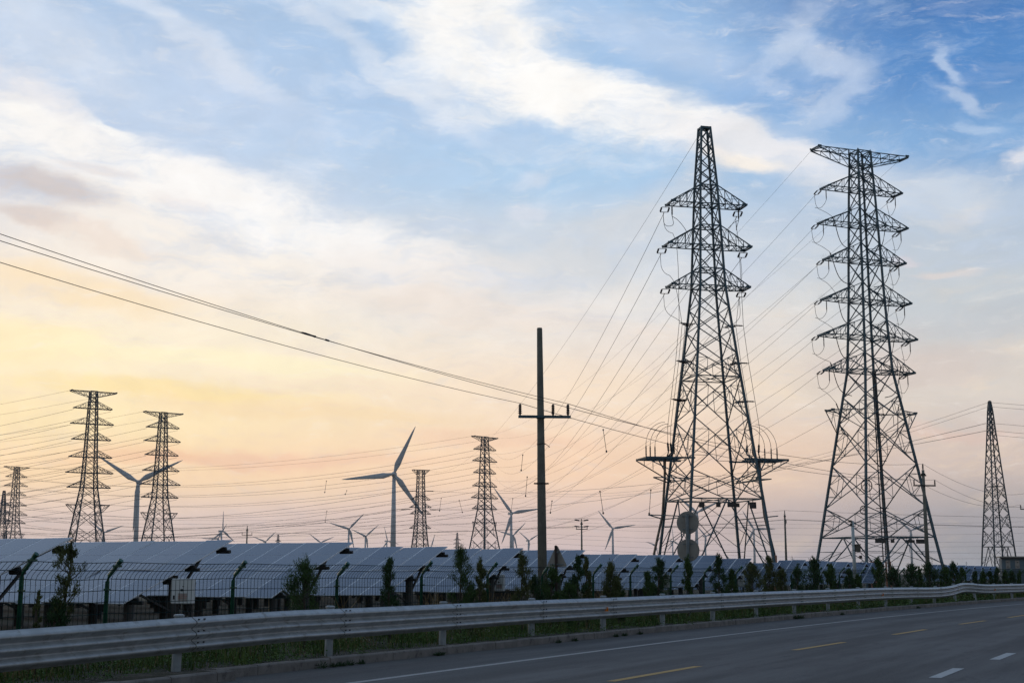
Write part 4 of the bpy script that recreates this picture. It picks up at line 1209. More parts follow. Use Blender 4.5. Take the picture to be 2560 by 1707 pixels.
TUR = [(981.7, 1185, 0, 24, 36.5, 'largest wind turbine, standing left of the stout narrow-topped pylon'),
 (341.8, 1205, -5, 63, 37, 'large wind turbine between the two far left pylons, one blade straight down'),
 (1278, 1283, -25, 81, 38, 'mid-size wind turbine just left of the bare concrete pole'),
 (870, 1321.7, -25, 45, 34, 'wind turbine close left of the largest one'),
 (912, 1340, -35, 51, 34, 'small wind turbine just left of the tower of the largest one'),
 (966, 1352, -45, 102, 32, 'small pale wind turbine partly behind the tower of the largest one'),
 (1282.8, 1338, -15, 45, 33, 'small wind turbine right behind the turbine by the bare pole'),
 (1321, 1351, -40, 63, 34, 'tiny pale wind turbine touching the left side of the bare pole'),
 (1533, 1321.4, 0, 81, 36, 'wind turbine alone between the small utility pole and the peaked pylon'),
 (1743.7, 1281, -20, 66, 34, 'pale wind turbine seen through the peaked pylon above the round signs'),
 (1765, 1340, -30, 72, 33, 'small pale wind turbine right of the lower round sign'),
 (1887.5, 1323, 0, 89, 34, 'pale wind turbine behind the right leg of the peaked pylon'),
 (1638, 1361.6, -40, 42, 34, 'tiny pale wind turbine by the left foot of the peaked pylon'),
 (1683, 1353, -50, 110, 34, 'tiny pale wind turbine half hidden behind the lower round sign'),
 (2281, 1326, -10, 68, 36, 'pale wind turbine behind the right leg of the wide pylon'),
 (550.6, 1327.4, -60, 0, 34, 'small wind turbine with one blade straight up left of the thin utility pole'),
 (541.7, 1346, -30, 30, 34, 'tiny wind turbine just left of the one with an upright blade'),
 (660.7, 1353.6, -40, 48, 34, 'tiny wind turbine low between the thin pole and the tiny left pylon'),
 (255, 1331, -25, 69, 34, 'faint wind turbine behind the feet of the largest far left pylon'),
 (1078, 1366, -10, 15, 34, 'faint low wind turbine right of the stout pylon, only its blade clear'),
 (800, 1356, -20, 66, 34, 'faint low wind turbine blade above the panels left of the paired turbines')]
BM = None
tur0 = None
def build_turbine():
    g = thing("wind_turbine", (0, 0, 0), '', 'wind turbine', 'wind turbines across the plain')
    mb = MB(); mb.tube([(0, 0, 0), (0, 0, 35), (0, 0, 68.4)], [2.1, 1.75, 1.25], 20); mb.build("tower", M_white, g, smooth=True)
    mb = MB(); mb.box((0, 2.4, 69.9), (3.0, 8.0, 3.1), bev=.5); mb.build("nacelle", M_white, g)
    mb = MB(); mb.lathe((0, -1.6, 70), [(1.5, 0), (1.6, .9), (1.35, 1.9), (.6, 2.6), (.05, 2.8)], 14, axis=(0, -1, 0)); mb.build("hub", M_white, g, smooth=True)
    bm_ = blade_mesh()
    for k in range(3):
        o = bm_.build("blade", M_white, g, smooth=True) if k == 0 else None
        if k == 0: b0 = o
        else: o = b0.copy(); COL.objects.link(o); o.parent = g
        o.location = (0, -2.7, 70)
    return g
tur0 = build_turbine()
turs = [tur0] + [copy_tree(tur0) for _ in TUR[1:]]
for g, (px, py, yaw, ph, R, lab) in zip(turs, TUR):
    D = 3450 * 68.5 / (1432 - py); x = gx(px, D)
    if px < 400 and px > 300: x = gx(336, D)
    g.location = (x, D, 0); g.rotation_euler = (0, 0, rad(-yaw)); g['label'] = lab
    bl = [c for c in g.children if c.name.startswith('blade')]
    for k, b in enumerate(bl):
        b.rotation_euler = (0, rad(ph + 120 * k), 0); b.scale = (R, R, R)

# ---------------------------------------------------------------- poles and low lines
def pin_insulator(mb, p, h=.36, r=.06):
    p = Vector(p); pr = [(r * .35, 0)]
    for k in range(5):
        z = h * (.12 + .17 * k); pr += [(r * .5, z), (r * (1.0 - .05 * k), z + h * .05), (r * .5, z + h * .10)]
    pr.append((r * .3, h)); mb.lathe(p, pr, 10)
g = thing("concrete_pole", (1.07, 48, 0), 'bare tapered concrete pole in the middle with a low steel crossarm', 'utility pole', rz=rad(4))
pz = [(0, .172), (4, .150), (10.15, .097), (10.19, .085)]
mb = MB(); mb.tube([(-.08 * (z / 10.), 0, z) for z, _ in pz], [r for _, r in pz], 24); mb.build("pole", M_concrete, g, smooth=True)
for z in (4.64,):
    mb = MB(); mb.tube([(-.04, 0, z - .03), (-.04, 0, z + .03)], .160, 16); mb.box((.17, 0, z), (.10, .05, .05)); mb.box((-.25, 0, z), (.10, .05, .05)); mb.build("clamp_band", M_dark, g)
mb = MB(); mb.tube([(-.045 + .148 * math.cos(t * .5), .148 * math.sin(t * .5), 6.03 - .02 * math.sin(t)) for t in range(13)] + [(.2, 0, 5.97), (.26, -.03, 5.93), (.22, -.05, 5.9)], .012, 5); mb.build("tie_wire", M_dark, g)
arm_rot = rotz(rad(-4))
mb = MB(); mb.box((.07, -.17, 6.98), (1.86, .07, .09)); mb.box((.07, -.12, 6.94), (1.86, .06, .012)); ca = mb.build("crossarm", M_steel, g)
mb = MB(); mb.tube([(-.055, 0, 6.93), (-.055, 0, 7.02)], .150, 16); mb.build("arm_clamp", M_steel, g)
XINS = (-.80, .37, .90)
for x in XINS:
    mb = MB(); pin_insulator(mb, (x, -.17, 7.03), .40, .085); mb.build("pin_insulator", M_insul, ca)
MP = Vector((1.07, 48, 0)); ins_w = [W(MP, rad(4), (x, -.17, 7.45)) for x in XINS]
# other utility poles
def util_pole(loc, rz, label, h=9.3, style='cross'):
    g = thing("utility_pole", loc, label, 'utility pole', 'small utility poles', rz)
    mb = MB(); mb.tube([(0, 0, 0), (0, 0, h)], [.17, .10], 12); mb.build("pole", M_concrete, g, smooth=True)
    mb = MB(); mb.box((0, -.14, h - 1.15), (1.7, .08, .10)); ca = mb.build("crossarm", M_dark, g)
    for x in (-.8, .8):
        mb = MB(); pin_insulator(mb, (x, -.14, h - 1.1), .36, .08); mb.build("pin_insulator", M_insul, ca)
    mb = MB(); pin_insulator(mb, (0, 0, h + .02), .42, .09); mb.build("pin_insulator", M_insul, g)
    mb = MB(); mb.tube([(0, 0, h - .35), (0, 0, h - .25)], .16, 10); mb.box((0, 0, h - .4), (.42, .12, .1)); mb.build("clamp_band", M_dark, g)
    return g
R1 = Vector((30.15, 100, 0)); R2 = Vector((51.6, 137, 0))
u1 = util_pole(R1, rad(8), 'grey pole with crossarm in front of the right leg of the wide pylon', 9.0)
u2 = copy_tree(u1); u2.location = R2; u2['label'] = 'pole cut by the right edge beyond the slim pylon'
u2.rotation_euler = (0, 0, rad(5))
P3 = Vector((10.14, 200, 0)); P2_ = Vector((-44.36, 230, 0)); P4 = Vector((34.82, 175, 0))
u3 = copy_tree(u1); u3.location = P3; u3['label'] = 'distant small pole with two tiers of insulators right of the bare pole'
mb = MB()
for z in (9.1, 8.2):
    for s_ in (-1, 1): rod_insulator(mb, (s_ * .25, 0, z), (s_ * 1.1, .1, z + .12), .035, .12, 4)
    mb.bar((-.5, 0, z), (.5, 0, z), .06)
mb.build("strain_insulators", M_insul, u3)
u4 = copy_tree(u1); u4.location = P2_; u4['label'] = 'distant thin pole with short crossarm right of the two far left pylons'
u5 = copy_tree(u1); u5.location = P4; u5.rotation_euler = (0, 0, rad(80)); u5['label'] = 'distant plain pole between the two large pylons'
for px, py, D, lab in ((1981.5, 1388, 620, 'tiny distant pole just right of the plain pole between the large pylons'), (2417, 1405, 900, 'tiny distant pole between the wide pylon and the slim pylon')):
    c = copy_tree(u1); c.location = (gx(px, D), D, 0); c['label'] = lab
def uw(loc, rz, h=9.0): return [W(loc, rz, (-.8, -.14, h - .72)), W(loc, rz, (0, 0, h + .45)), W(loc, rz, (.8, -.14, h - .72))]
GL = 'low distribution wires'
a_ = uw(R1, rad(8)); b_ = uw(R2, rad(5))
nm = ['left', 'middle', 'right']
lft = [(-10.75, 7.82, 2), (-10.2, 8.42, 0), (-9.9, 8.28, 1)]
for k in range(3):
    # parabola through the insulator and a point passed near the left picture edge, then beyond it
    p = ins_w[k]
    y0 = {0: 656, 1: 585, 2: 602}[k]
    Yl = 27.3; q = at(0, y0, Yl)
    dirv = (q - p); end = p + dirv * 2.45
    t = 1 / 2.45; want = q.z; sag = 1.0
    end.z = (want - p.z * (1 - t) + 4 * sag * t * (1 - t)) / t
    wire(p, end, sag, .0085, f'black wire from the {nm[k]} insulator of the bare concrete pole to the upper left', group=GL, m=M_dark, n=30)
    wire(p, a_[k], .75, .011, f'black wire from {nm[k]} insulator of the bare pole right to the next pole', group=GL, m=M_dark, n=24)
    wire(a_[k], b_[k], .9, .012, f'wire from the {nm[k]} insulator of the pole by the wide pylon to the right edge', group=GL, m=M_dark, n=16)
    if k == 1:
        mb = MB(); tt = .53 / 1.0
        for (pxa, pxb) in ((742, 806),):
            def onw(px):
                lo_, hi_ = 0, 1
                best = min((abs((p.lerp(end, i / 400).x) / (p.lerp(end, i / 400).y) - (px - 1280) / 3450 ), i / 400) for i in range(0, 200))[1]
                x = p.lerp(end, best); x.z -= 4 * sag * best * (1 - best); return x
            pts = [onw(px) for px in (742, 752, 764, 775)]; pts2 = [onw(px) for px in (796, 806)]
            mid = pts[0].copy(); mb.tube([x - mid for x in pts], [.022, .03, .024, .03], 6); mb.tube([x - mid for x in pts2], .026, 6)
            o = mb.build("line_splice", M_dark); o.location = mid; tag(o, 'dark splice sleeve on the upper black wire in the open sky', 'line splice')
h5 = uw(P4, rad(80)); h3 = uw(P3, rad(8)); h2 = uw(P2_, rad(8))
for k in range(3):
    wire(h2[k], h3[k], .5, .018, f'{nm[k]} distant wire from the thin left pole to the small pole', group=GL, n=12)
    wire(h3[k], h5[k], .4, .016, f'{nm[k]} distant wire between the small pole and the plain pole behind the peaked pylon', group=GL, n=12)
    wire(h5[k], h5[k] + Vector((75, -8, -1.2)), .6, .016, f'{nm[k]} distant wire running right from the plain pole across the wide pylon', group=GL, n=12)
    wire(h2[k], h2[k] + Vector((-65, 8, -.9)), .8, .022, f'{nm[k]} distant wire running left from the thin left pole', group=GL, n=12)
for i in range(7):   # faint long horizontal lines low over the plain
    z = [12, 14.5, 17.5, 20, 24, 28, 31][i]; D = 520 + 30 * i
    wire(Vector((-270, D, z)), Vector((-20, D + 20, z + 1)), 3, .035, f'{ORD[i]} faint far line from the ground low across the left horizon', group=G2, n=14)
    wire(Vector((10, D, z - 1)), Vector((280, D - 10, z - 3)), 3, .03, f'{ORD[i]} faint far line from the ground low across the right horizon', group=G2, n=14)

# ---------------------------------------------------------------- signs
g = thing("triangular_sign", (gx(1392, 35.5), 35.5, .1), 'triangular road sign seen from the back on a rusty post with yellow bands', 'road sign', rz=rad(-22))
zt_ = elev_z(1364, 35.5) - .1; s_side = .53; hh = .53
mb = MB(); r_ = .03; pts = []
for (x, z) in ((-.262, zt_ - hh), (.262, zt_ - hh), (.03, zt_), (-.03, zt_)): pts.append((x, z))
pts = [(-.24, zt_ - hh), (.24, zt_ - hh), (.265, zt_ - hh + .02), (.262, zt_ - hh + .05), (.03, zt_ - .012), (0, zt_), (-.03, zt_ - .012), (-.262, zt_ - hh + .05), (-.265, zt_ - hh + .02)]
i0 = 0; n = len(pts)
for y in (0, .012):
    for x, z in pts: mb.v.append(Vector((x, y, z)))
mb.face(tuple(range(n))); mb.face(tuple(range(n, 2 * n))[::-1])
for k in range(n): mb.face((k, k + n, (k + 1) % n + n, (k + 1) % n))
mb.build("sign_plate", M_signback, g)
mb = MB()
for z, w in ((zt_ - .14 * 1.0 - .02, .16), (zt_ - .47, .36)): mb.box((0, -.012, z), (w, .02, .03)); mb.box((0, -.05, z), (.10, .07, .035))
mb.build("mounting_rail", M_signpole, g)
mb = MB(); mb.tube([(.03, -.06, -.1), (0, -.06, zt_ - .03)], .038, 12); mb.lathe((0, -.06, zt_ - .03), [(.04, 0), (.035, .03), (.01, .045)], 12); mb.build("post", M_rustpole, g)
for z0, z1 in ((.66, .89), (.24, .46)):
    mb = MB(); mb.tube([(.022, -.06, z0), (.020, -.06, z1)], .042, 12); mb.build("yellow_band", M_yellowtape, g)

g = thing("round_signs", (gx(1722, 45.5), 45.5, .1), 'two round road signs seen from the back, one above the other on a grey post', 'road sign', rz=rad(-20))
for py in (1306, 1375):
    z = elev_z(py, 45.5) - .1; mb = MB(); mb.lathe((0, .0, z), [(.36, -.012), (.375, -.006), (.375, .006), (.36, .012)], 40, axis=(0, 1, 0)); o = mb.build("round_plate", M_signback, g)
    m2 = MB()
    for dz in (.21, -.22):
        m2.box((0, -.022, z + dz), (.36, .02, .03)); m2.tube([(0, -.085, z + dz - .02), (0, -.085, z + dz + .02)], .068, 12)
    m2.build("mounting_rail", M_signpole, o)
mb = MB(); zt2 = elev_z(1284, 45.5) - .1; mb.tube([(0, -.085, -.1), (-.0, -.085, zt2)], .057, 14); mb.build("post", M_signpole, g)

# ---------------------------------------------------------------- camera pole
DC = 76; bx = gx(2137, DC)
g = thing("surveillance_pole", (bx, DC, 0), 'white surveillance camera pole with a brown box in front of the wide pylon', 'camera pole')
zt3 = elev_z(1303, DC); mb = MB(); mb.tube([(0, 0, 0), (-.02, 0, zt3)], [.10, .085], 14); mb.lathe((-.02, 0, zt3), [(.085, 0), (.06, .03), (.01, .04)], 14); mb.build("pole", M_camwhite, g, smooth=True)
mb = MB(); mb.box((-.17, -.05, zt3 + .02), (.16, .22, .10)); mb.box((-.08, 0, zt3 - .06), (.10, .04, .04)); mb.lathe((-.1, -.02, zt3 - .18), [(.02, -.07), (.07, -.03), (.075, .05), (.03, .08)], 10); mb.build("camera_head", M_black, g)
zb_ = elev_z(1370, DC); mb = MB(); mb.box((.21, -.03, zb_), (.26, .22, .40)); mb.build("control_box", M_brownbox, g)
mb = MB(); mb.box((.20, -.03, zb_ + .215), (.34, .30, .03)); mb.build("box_roof", M_signback, g)
mb = MB(); zc = elev_z(1392, DC); mb.box((.32, -.12, zc), (.14, .14, .17)); mb.tube([(.08, 0, zc + .1), (.2, -.05, zc), (.32, -.12, zc)], .014, 5); mb.build("loudspeaker", M_black, g)
mb = MB(); zr = elev_z(1406, DC); mb.tube([(.42 + .10 * math.cos(t * .5236), -.08, zr + .08 * math.sin(t * .5236)) for t in range(13)], .014, 5); mb.tube([(.4, -.08, zc + .25), (.42, -.08, zr + .08)], .01, 4); mb.tube([(.05, 0, zr), (.33, -.08, zr)], .012, 4); mb.build("ring_bracket", M_dark, g)
mb = MB()
for z in (zt3 - .25, zb_ - .1, zb_ + .15, 1.2): mb.tube([(0, 0, z - .015), (0, 0, z + .015)], .105, 12)
mb.build("clamp_band", M_signpole, g)

# ---------------------------------------------------------------- blue cabin at right
DB = 150; x0 = gx(2513, DB); x1 = x0 + 12; zt4 = elev_z(1394, DB)
g = thing("cabin", ((x0 + x1) / 2, DB, 0), 'blue grey prefabricated cabin at the right edge behind the fence', 'cabin', rz=rad(-13))
mb = MB(); mb.box((0, 1.2, zt4 / 2), (12, 2.4, zt4)); mb.build("wall", M_bluegrey, g)
mb = MB(); mb.box((0, 1.2, zt4 + .12), (12.4, 3.0, .14)); mb.build("roof", M_signback, g)
mb = MB(); mb.box((0, -.22, zt4 - .01), (12.3, .06, .14)); mb.build("eaves", M_dark, g)
for px in (2528, 2550):
    xx = gx(px, DB) - (x0 + x1) / 2; zz = elev_z(1410, DB)
    mb = MB(); mb.box((xx, -.03, zz), (.46, .03, .86)); o = mb.build("notice_board", M_cream, g)
    m2 = MB(); rr = random.Random(int(px))
    for dz in (.24, -.26):
        for _ in range(5): m2.box((xx + rr.uniform(-.1, .1), -.05, zz + dz + rr.uniform(-.09, .09)), (rr.uniform(.05, .2), .006, rr.uniform(.02, .05)))
    m2.build("printed_marks", M_plate, o)
mb = MB(); mb.box((.0, -.35, elev_z(1423, DB)), (24, .06, .06)); mb.box((-11, -.35, .9), (.06, .06, 1.9)); mb.box((-8, -.35, .9), (.06, .06, 1.9)); mb.build("handrail", M_dark, g)

# ---------------------------------------------------------------- shrubs
def shrub(px, topy, wpx, label, o=-4.1, kind=0, lean=0.0, dens=1.0, sparse=False, seed=0, name="evergreen_shrub", cat='shrub', D=None):
    s = s_ray(px, o); p = PP(s, o, .10); Dd = p.y
    h = elev_z(topy, Dd) - .10; w = wpx / 3450.0 * Dd * 1.0
    r_ = random.Random(seed * 77 + int(px * 3))
    g = thing(name, p, label, cat, 'young evergreen shrubs along the fence')
    # trunk
    mb = MB(); pts = [Vector((lean * (z / h) + .02 * math.sin(z * 5), .02 * math.cos(z * 4), z)) for z in [h * t / 5 for t in range(6)]]
    mb.tube(pts, [.030 * (1 - .8 * t / 5) + .004 for t in range(6)], 6)
    nb = 26 if not sparse else 40
    limbs = []
    for i in range(nb):
        t = .08 + .86 * (i + r_.random()) / nb
        a = r_.random() * 6.283
        prof_w = math.sin(math.pi * min(1, (.18 + t * .86))) ** .7 if not sparse else (.10 if t < .35 else math.sin(math.pi * min(1, (t - .15) / .88)))
        prof_w *= (.75 + .5 * r_.random())
        L = w * .5 * prof_w
        b = Vector((lean * t, 0, h * t)); e = b + Vector((math.cos(a) * L, math.sin(a) * L, L * (.55 + .7 * r_.random())))
        e.z = min(e.z, h * 1.0)
        limbs.append((b, e)); mb.tube([b, b.lerp(e, .5) + Vector((0, 0, -.02)), e], [.010, .007, .003], 4)
    limbs.append((Vector((lean * .6, 0, h * .6)), Vector((lean, 0, h))))
    mb.build("trunk", M_bark, g)
    mb = MB()
    far = Dd > 55
    n = int((5200 if not sparse else 4200) * dens * (1 if not far else .4))
    ls = (.036 if not far else .07) * (1.0 if Dd < 35 else 1.3)
    nclump = []
    for (b, e) in limbs:
        for _ in range(4): nclump.append((b.lerp(e, .35 + .75 * r_.random()) + Vector([r_.gauss(0, w * .045) for _ in range(3)]), (e - b)))
    tops = [(Vector((lean, 0, h)) + Vector((r_.gauss(0, w * .03), r_.gauss(0, w * .03), -r_.random() * h * .16)), Vector((0, 0, 1))) for _ in range(6)]
    nclump += tops
    for i in range(n):
        c, d = r_.choice(nclump)
        sg = w * (.075 if not sparse else .05)
        q = c + Vector((r_.gauss(0, sg), r_.gauss(0, sg), r_.gauss(0, sg * 1.3)))
        if q.z < .02: q.z = .02 + r_.random() * .2
        dd = (d.normalized() * .6 + Vector((r_.gauss(0, .5), r_.gauss(0, .5), .55 + r_.random() * .6))).normalized()
        sd_ = dd.cross(Vector((r_.gauss(0, 1), r_.gauss(0, 1), r_.gauss(0, 1)))).normalized()
        L = ls * (.7 + .9 * r_.random()); W_ = L * .15
        i0 = len(mb.v); mb.v += [q - sd_ * W_, q + sd_ * W_, q + dd * L + sd_ * W_ * .3, q + dd * L - sd_ * W_ * .3]
        mb.face((i0, i0 + 1, i0 + 2, i0 + 3))
    mb.build("crown", M_leaf[kind % 3], g)
    return g
SH = [
 (765, 1410, 84, 0, 0, 'broad feathery evergreen shrub at left, wide at the base'),
 (975, 1398, 46, 2, 0, 'slim dark columnar shrub left of the third green post pair'),
 (1152, 1364, 62, 0, 0, 'tallest bushy shrub, rising above the panels left of the bare pole'),
 (1201, 1405, 36, 1, 0, 'narrow olive shrub hugging the right side of the tallest bushy shrub'),
 (1180, 1465, 40, 2, 0, 'low dark bush at the foot of the tallest bushy shrub'),
 (1305, 1386, 44, 1, 0, 'upright shrub touching the left side of the bare pole'),
 (1336, 1440, 40, 2, 0, 'low dark shrub at the foot of the bare pole'),
 (1376, 1420, 46, 0, .05, 'loose shrub in front of the triangular sign'),
 (1445, 1393, 34, 2, 0, 'tall slim shrub right of the triangular sign'),
 (1466, 1402, 30, 1, 0, 'slim shrub paired on the right with the tall slim one'),
 (1423, 1460, 44, 0, 0, 'low bright green bush right of the yellow banded post'),
 (1526, 1411, 46, 1, 0, 'grey green shrub with drooping base between two green fence posts'),
 (1545, 1458, 34, 0, 0, 'low shrub right of the grey green one'),
 (1640, 1395, 40, 2, .12, 'shrub leaning right, left of the round signs'),
 (1618, 1432, 30, 0, 0, 'small shrub at the left foot of the leaning shrub'),
 (1719, 1394, 28, 0, 0, 'thin shrub directly below the round signs'),
 (1797, 1390, 32, 2, 0, 'tall shrub right of the round signs'),
 (1829, 1424, 28, 0, 0, 'short shrub right of the tall one past the round signs'),
 (1881, 1409, 46, 1, 0, 'wide shrub below the right leg of the peaked pylon'),
 (1922, 1391, 34, 1, 0, 'tall ragged shrub before the orange duct of the peaked pylon'),
 (1955, 1424, 34, 1, 0, 'olive shrub right of the tall ragged one'),
 (1994, 1417, 30, 2, 0, 'dense round shrub left of the wide pylon'),
 (2036, 1402, 46, 2, 0, 'tall dense shrub at the left foot of the wide pylon'),
 (2076, 1417, 34, 0, 0, 'dense shrub left of the camera pole'),
 (2122, 1426, 24, 2, 0, 'dark shrub at the foot of the camera pole'),
 (2142, 1440, 16, 0, 0, 'little bush right of the foot of the camera pole'),
 (2196, 1399, 32, 0, 0, 'tall shrub below the middle of the wide pylon'),
 (2232, 1423, 32, 2, 0, 'round dark shrub below the duct of the wide pylon'),
 (2277, 1413, 32, 2, 0, 'dark shrub right of the round dark one'),
 (2298, 1424, 14, 0, 0, 'very thin shrub left of the grey pole'),
 (2324, 1411, 36, 2, 0, 'dense shrub covering the foot of the grey pole'),
 (2362, 1420, 26, 0, 0, 'shrub right of the foot of the grey pole'),
 (2384, 1409, 26, 2, 0, 'tall pointed shrub at the right end of the panels'),
 (2404, 1420, 20, 0, 0, 'shrub attached to the right of the tall pointed one'),
 (2439, 1430, 15, 2, 0, 'first of the small far shrubs past the guardrail dent'),
 (2458, 1431, 14, 0, 0, 'second of the small far shrubs past the guardrail dent'),
 (2473, 1429, 15, 2, 0, 'third of the small far shrubs past the guardrail dent'),
 (2492, 1420, 15, 2, 0, 'tallest of the small far shrubs before the slim pylon'),
 (2512, 1429, 15, 0, 0, 'small far shrub before the left corner of the cabin'),
 (2530, 1429, 17, 2, 0, 'small far shrub before the cabin wall'),
 (2549, 1431, 14, 0, 0, 'last small far shrub at the right edge')]
for i, (px, ty, w, kind, lean, lab) in enumerate(SH):
    shrub(px, ty, w, lab, kind=kind, lean=lean, seed=i, o=-4.1 if px < 2400 else -4.0)
shrub(160, 1352, 74, 'lone sparse sapling with bare stem among the panels at far left', kind=1, lean=.09, sparse=True, seed=99, name="sapling", cat='sapling', dens=.8)
shrub(146, 1500, 58, 'round bush at the foot of the sparse sapling', kind=2, seed=98, dens=.8)
shrub(100, 1480, 20, 'thin pale weed spire left of the round bush at far left', kind=1, seed=97, dens=.3, o=-3.7)

# ---------------------------------------------------------------- grass and weeds
def blades(name, label, n, smin, smax, omin, omax, hmin, hmax, m, seed, wd_=.006, bias=1.6, clump=.45, onlyif=None):
    r_ = random.Random(seed); mb = MB(); k = 0; tries = 0
    while k < n and tries < n * 8:
        tries += 1
        s = smin + (smax - smin) * r_.random() ** bias; o = omin + (omax - omin) * r_.random()
        p = PP(s, o, .11)
        cn = mnoise.noise(Vector((p.x * 1.3, p.y * 1.3, seed)))
        if cn < clump - .5 - .25 * r_.random(): continue
        if clump > 0 and o > -2.48 - .30 * mnoise.noise(Vector((s * .9, 2, seed))) - .15: continue
        dist = math.hypot(p.x, p.y); sc_ = max(1.0, dist / 28.0)
        h = (hmin + (hmax - hmin) * r_.random() ** 2) * (.75 + .9 * max(0, mnoise.noise(Vector((p.x * .8, p.y * .8, 9))) + .3))
        a = r_.random() * 6.283; bend = h * r_.uniform(.1, .7); w = wd_ * sc_ * r_.uniform(.7, 1.3)
        dv = Vector((math.cos(a), math.sin(a), 0)); sv = Vector((-dv.y, dv.x, 0)) * w
        if r_.random() < .5: sv = Vector((1, 0, 0)) * w
        i0 = len(mb.v); m1 = p + dv * bend * .3 + Vector((0, 0, h * .6)); t_ = p + dv * bend + Vector((0, 0, h))
        mb.v += [p - sv, p + sv, m1 + sv * .8, m1 - sv * .8, t_]
        mb.face((i0, i0 + 1, i0 + 2, i0 + 3)); mb.face((i0 + 3, i0 + 2, i0 + 4)); k += 1
    return tag(mb.build(name, m), kind='stuff', label=label)
blades("grass", 'green grass growing under and behind the guardrail', 30000, 8, 120, -2.3, -5.6, .05, .36, M_grass, 21, .006, 1.6, .58)
blades("dry_grass", 'pale dry grass mixed into the verge', 7000, 8, 120, -2.8, -6.5, .08, .42, M_dry, 33, .004)
blades("field_grass", 'rough grass between the fence and the panels', 9000, 12, 110, -5.6, -8.9, .05, .30, M_grass, 45, .009, 1.2)
# tall dry reeds in patches by the fence
for lab, px0, px1, o0, o1, n, hm in (('tall brown reeds left of the bare pole', 1215, 1300, -5.4, -7.5, 900, .95), ('brown reeds between fence posts right of the triangular sign', 1500, 1580, -5.4, -7.0, 500, .9),
                                 ('dry reeds below the wide pylon', 2060, 2190, -4.3, -7.0, 700, .7), ('dry weed stalks at the far left foot of the first green post', 10, 110, -3.6, -5.2, 160, .55), ('dry stalks near the broad feathery shrub', 850, 930, -4.6, -6.5, 120, 1.0)):
    blades("dry_reeds", lab, n, s_ray(px0, o0), s_ray(px1, o0), o0, o1, hm * .55, hm, M_dry, int(px0), .007, 1.0, -.6)
# leafy ground weeds
r_ = random.Random(8); mb = MB(); mp_ = MB()
for i in range(900):
    s = 9 + 75 * r_.random() ** 1.5; o = r_.uniform(-2.45, -4.8); c = PP(s, o, .12)
    rr = r_.uniform(.06, .2); h = r_.uniform(.05, .25); nl = int(40 * r_.uniform(.6, 1.3))
    for _ in range(nl):
        q = c + Vector((r_.gauss(0, rr), r_.gauss(0, rr), abs(r_.gauss(0, h * .6)))); a = Vector((r_.gauss(0, 1), r_.gauss(0, 1), r_.gauss(0, .6))).normalized(); b = a.cross(Vector((r_.gauss(0, 1), r_.gauss(0, 1), 1))).normalized()
        l = r_.uniform(.012, .03) * max(1, c.y / 28); i0 = len(mb.v); mb.v += [q - a * l, q + b * l * .5, q + a * l, q - b * l * .5]; mb.face((i0, i0 + 1, i0 + 2, i0 + 3))
    if r_.random() < .12:
        for _ in range(10):
            q = c + Vector((r_.gauss(0, rr), r_.gauss(0, rr), h + abs(r_.gauss(0, .06)))); mp_.box(q, (.012, .012, .012))
tag(mb.build("ground_weeds", M_weed), kind='stuff', label='low leafy weeds covering the verge')
tag(mp_.build("seed_heads", M_petal), kind='stuff', label='tiny pale seed heads among the weeds')
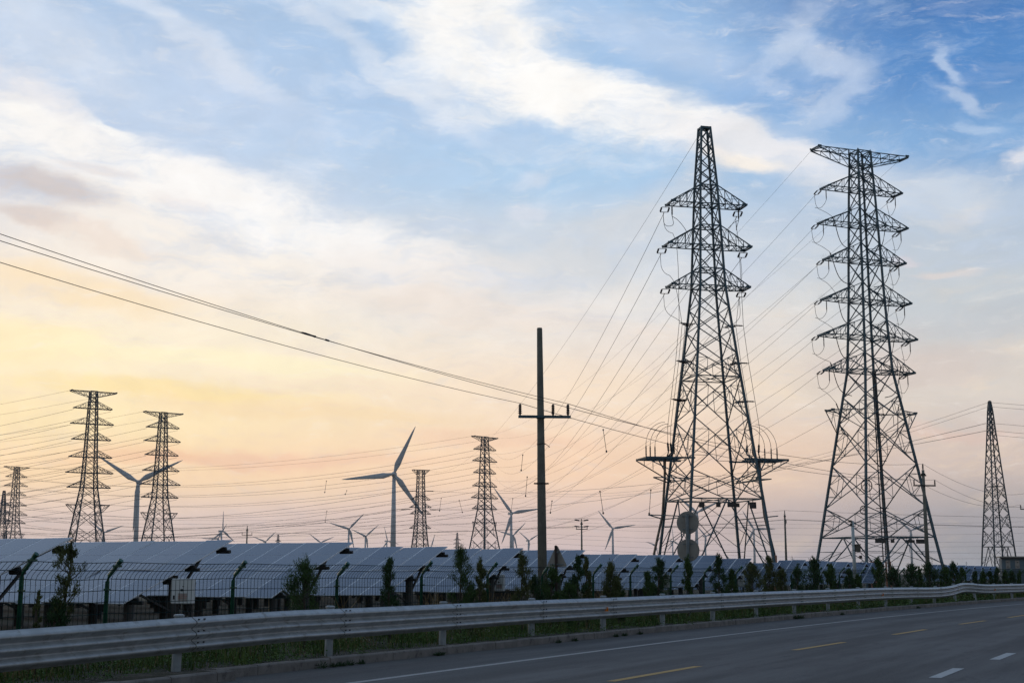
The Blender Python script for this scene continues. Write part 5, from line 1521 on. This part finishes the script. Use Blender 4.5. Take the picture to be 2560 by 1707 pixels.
# weed tufts at the kerb foot
KW = [(810, 'left end'), (841, ''), (859, ''), (881, ''), (908, ''), (1095, ''), (1107, ''), (1395, ''), (1436, ''), (1538, ''), (1560, ''), (1598, ''), (1988, ''), (1998, ''), (2102, ''), (2292, '')]
KL = ['largest weed tuft at the kerb foot at left', 'small tuft just right of the largest weed at the kerb', 'third tuft of the left kerb group', 'taller fourth tuft of the left kerb group', 'last tuft of the left kerb group',
      'pair of dark tufts at the kerb, left one', 'pair of dark tufts at the kerb, right one', 'dark tuft at the kerb below the triangular sign', 'dark tuft at the kerb right of the triangular sign', 'flat tuft at the kerb below the orange reflector',
      'second flat tuft right of the one below the orange reflector', 'dry curled tuft at the kerb left of the round signs', 'round dark weed at the kerb under the wide pylon, left half', 'round dark weed at the kerb under the wide pylon, right half',
      'flat dark weed at the kerb below the camera pole', 'tiny weed at the kerb far right']
for i, ((px, _), lab) in enumerate(zip(KW, KL)):
    s = s_ray(px, -2.05); c = PP(s, -2.05, 0.002); r_ = random.Random(100 + i); mb = MB()
    R_ = {0: .11, 3: .08, 12: .13, 13: .13}.get(i, .06)
    for _ in range(150 if R_ > .12 else 80):
        a = Vector((r_.gauss(0, 1), r_.gauss(0, 1), abs(r_.gauss(0, .7)) + .2)).normalized(); q = a * R_ * r_.uniform(.1, 1.0); q.z = abs(q.z) * .9
        sv = a.cross(Vector((r_.gauss(0, 1), r_.gauss(0, 1), 1))).normalized() * .005 * (1 + c.y / 40)
        e = q + a * .04 * (1 + c.y / 60); i0 = len(mb.v); mb.v += [q - sv, q + sv, e]; mb.face((i0, i0 + 1, i0 + 2))
    o = mb.build("weed_tuft", M_leaf[2]); o.location = c; tag(o, lab, 'weed', 'weed tufts at the kerb')
# scattered pebbles and grit at the verge edge
r_ = random.Random(4); mb = MB()
for _ in range(1500):
    s = 8 + 50 * r_.random() ** 1.4; o = -2.33 - abs(r_.gauss(0, .22)); c = PP(s, o, .137); q = r_.uniform(.006, .022)
    mb.box(c, (q, q * r_.uniform(.6, 1.2), q * .7), rotz(r_.random() * 3))
tag(mb.build("gravel", M_kerb), kind='stuff', label='grit and small stones behind the kerb')

# ---------------------------------------------------------------- haze
mb = MB(); mb.box((0, 0, 70), (8200, 8200, 144)); hz_ = mb.build("haze", None)
hz_.data.materials.clear()
m = bpy.data.materials.new("haze_air"); m.use_nodes = True; m.node_tree.nodes.clear()
t = NT(m.node_tree); v = t.new('ShaderNodeVolumePrincipled'); v.inputs['Color'].default_value = (.80, .79, .82, 1); v.inputs['Density'].default_value = .00012; v.inputs['Anisotropy'].default_value = .2
o_ = t.new('ShaderNodeOutputMaterial'); m.node_tree.links.new(v.outputs[0], o_.inputs['Volume'])
hz_.data.materials.append(m); tag(hz_, kind='stuff', label='thin evening haze over the plain')
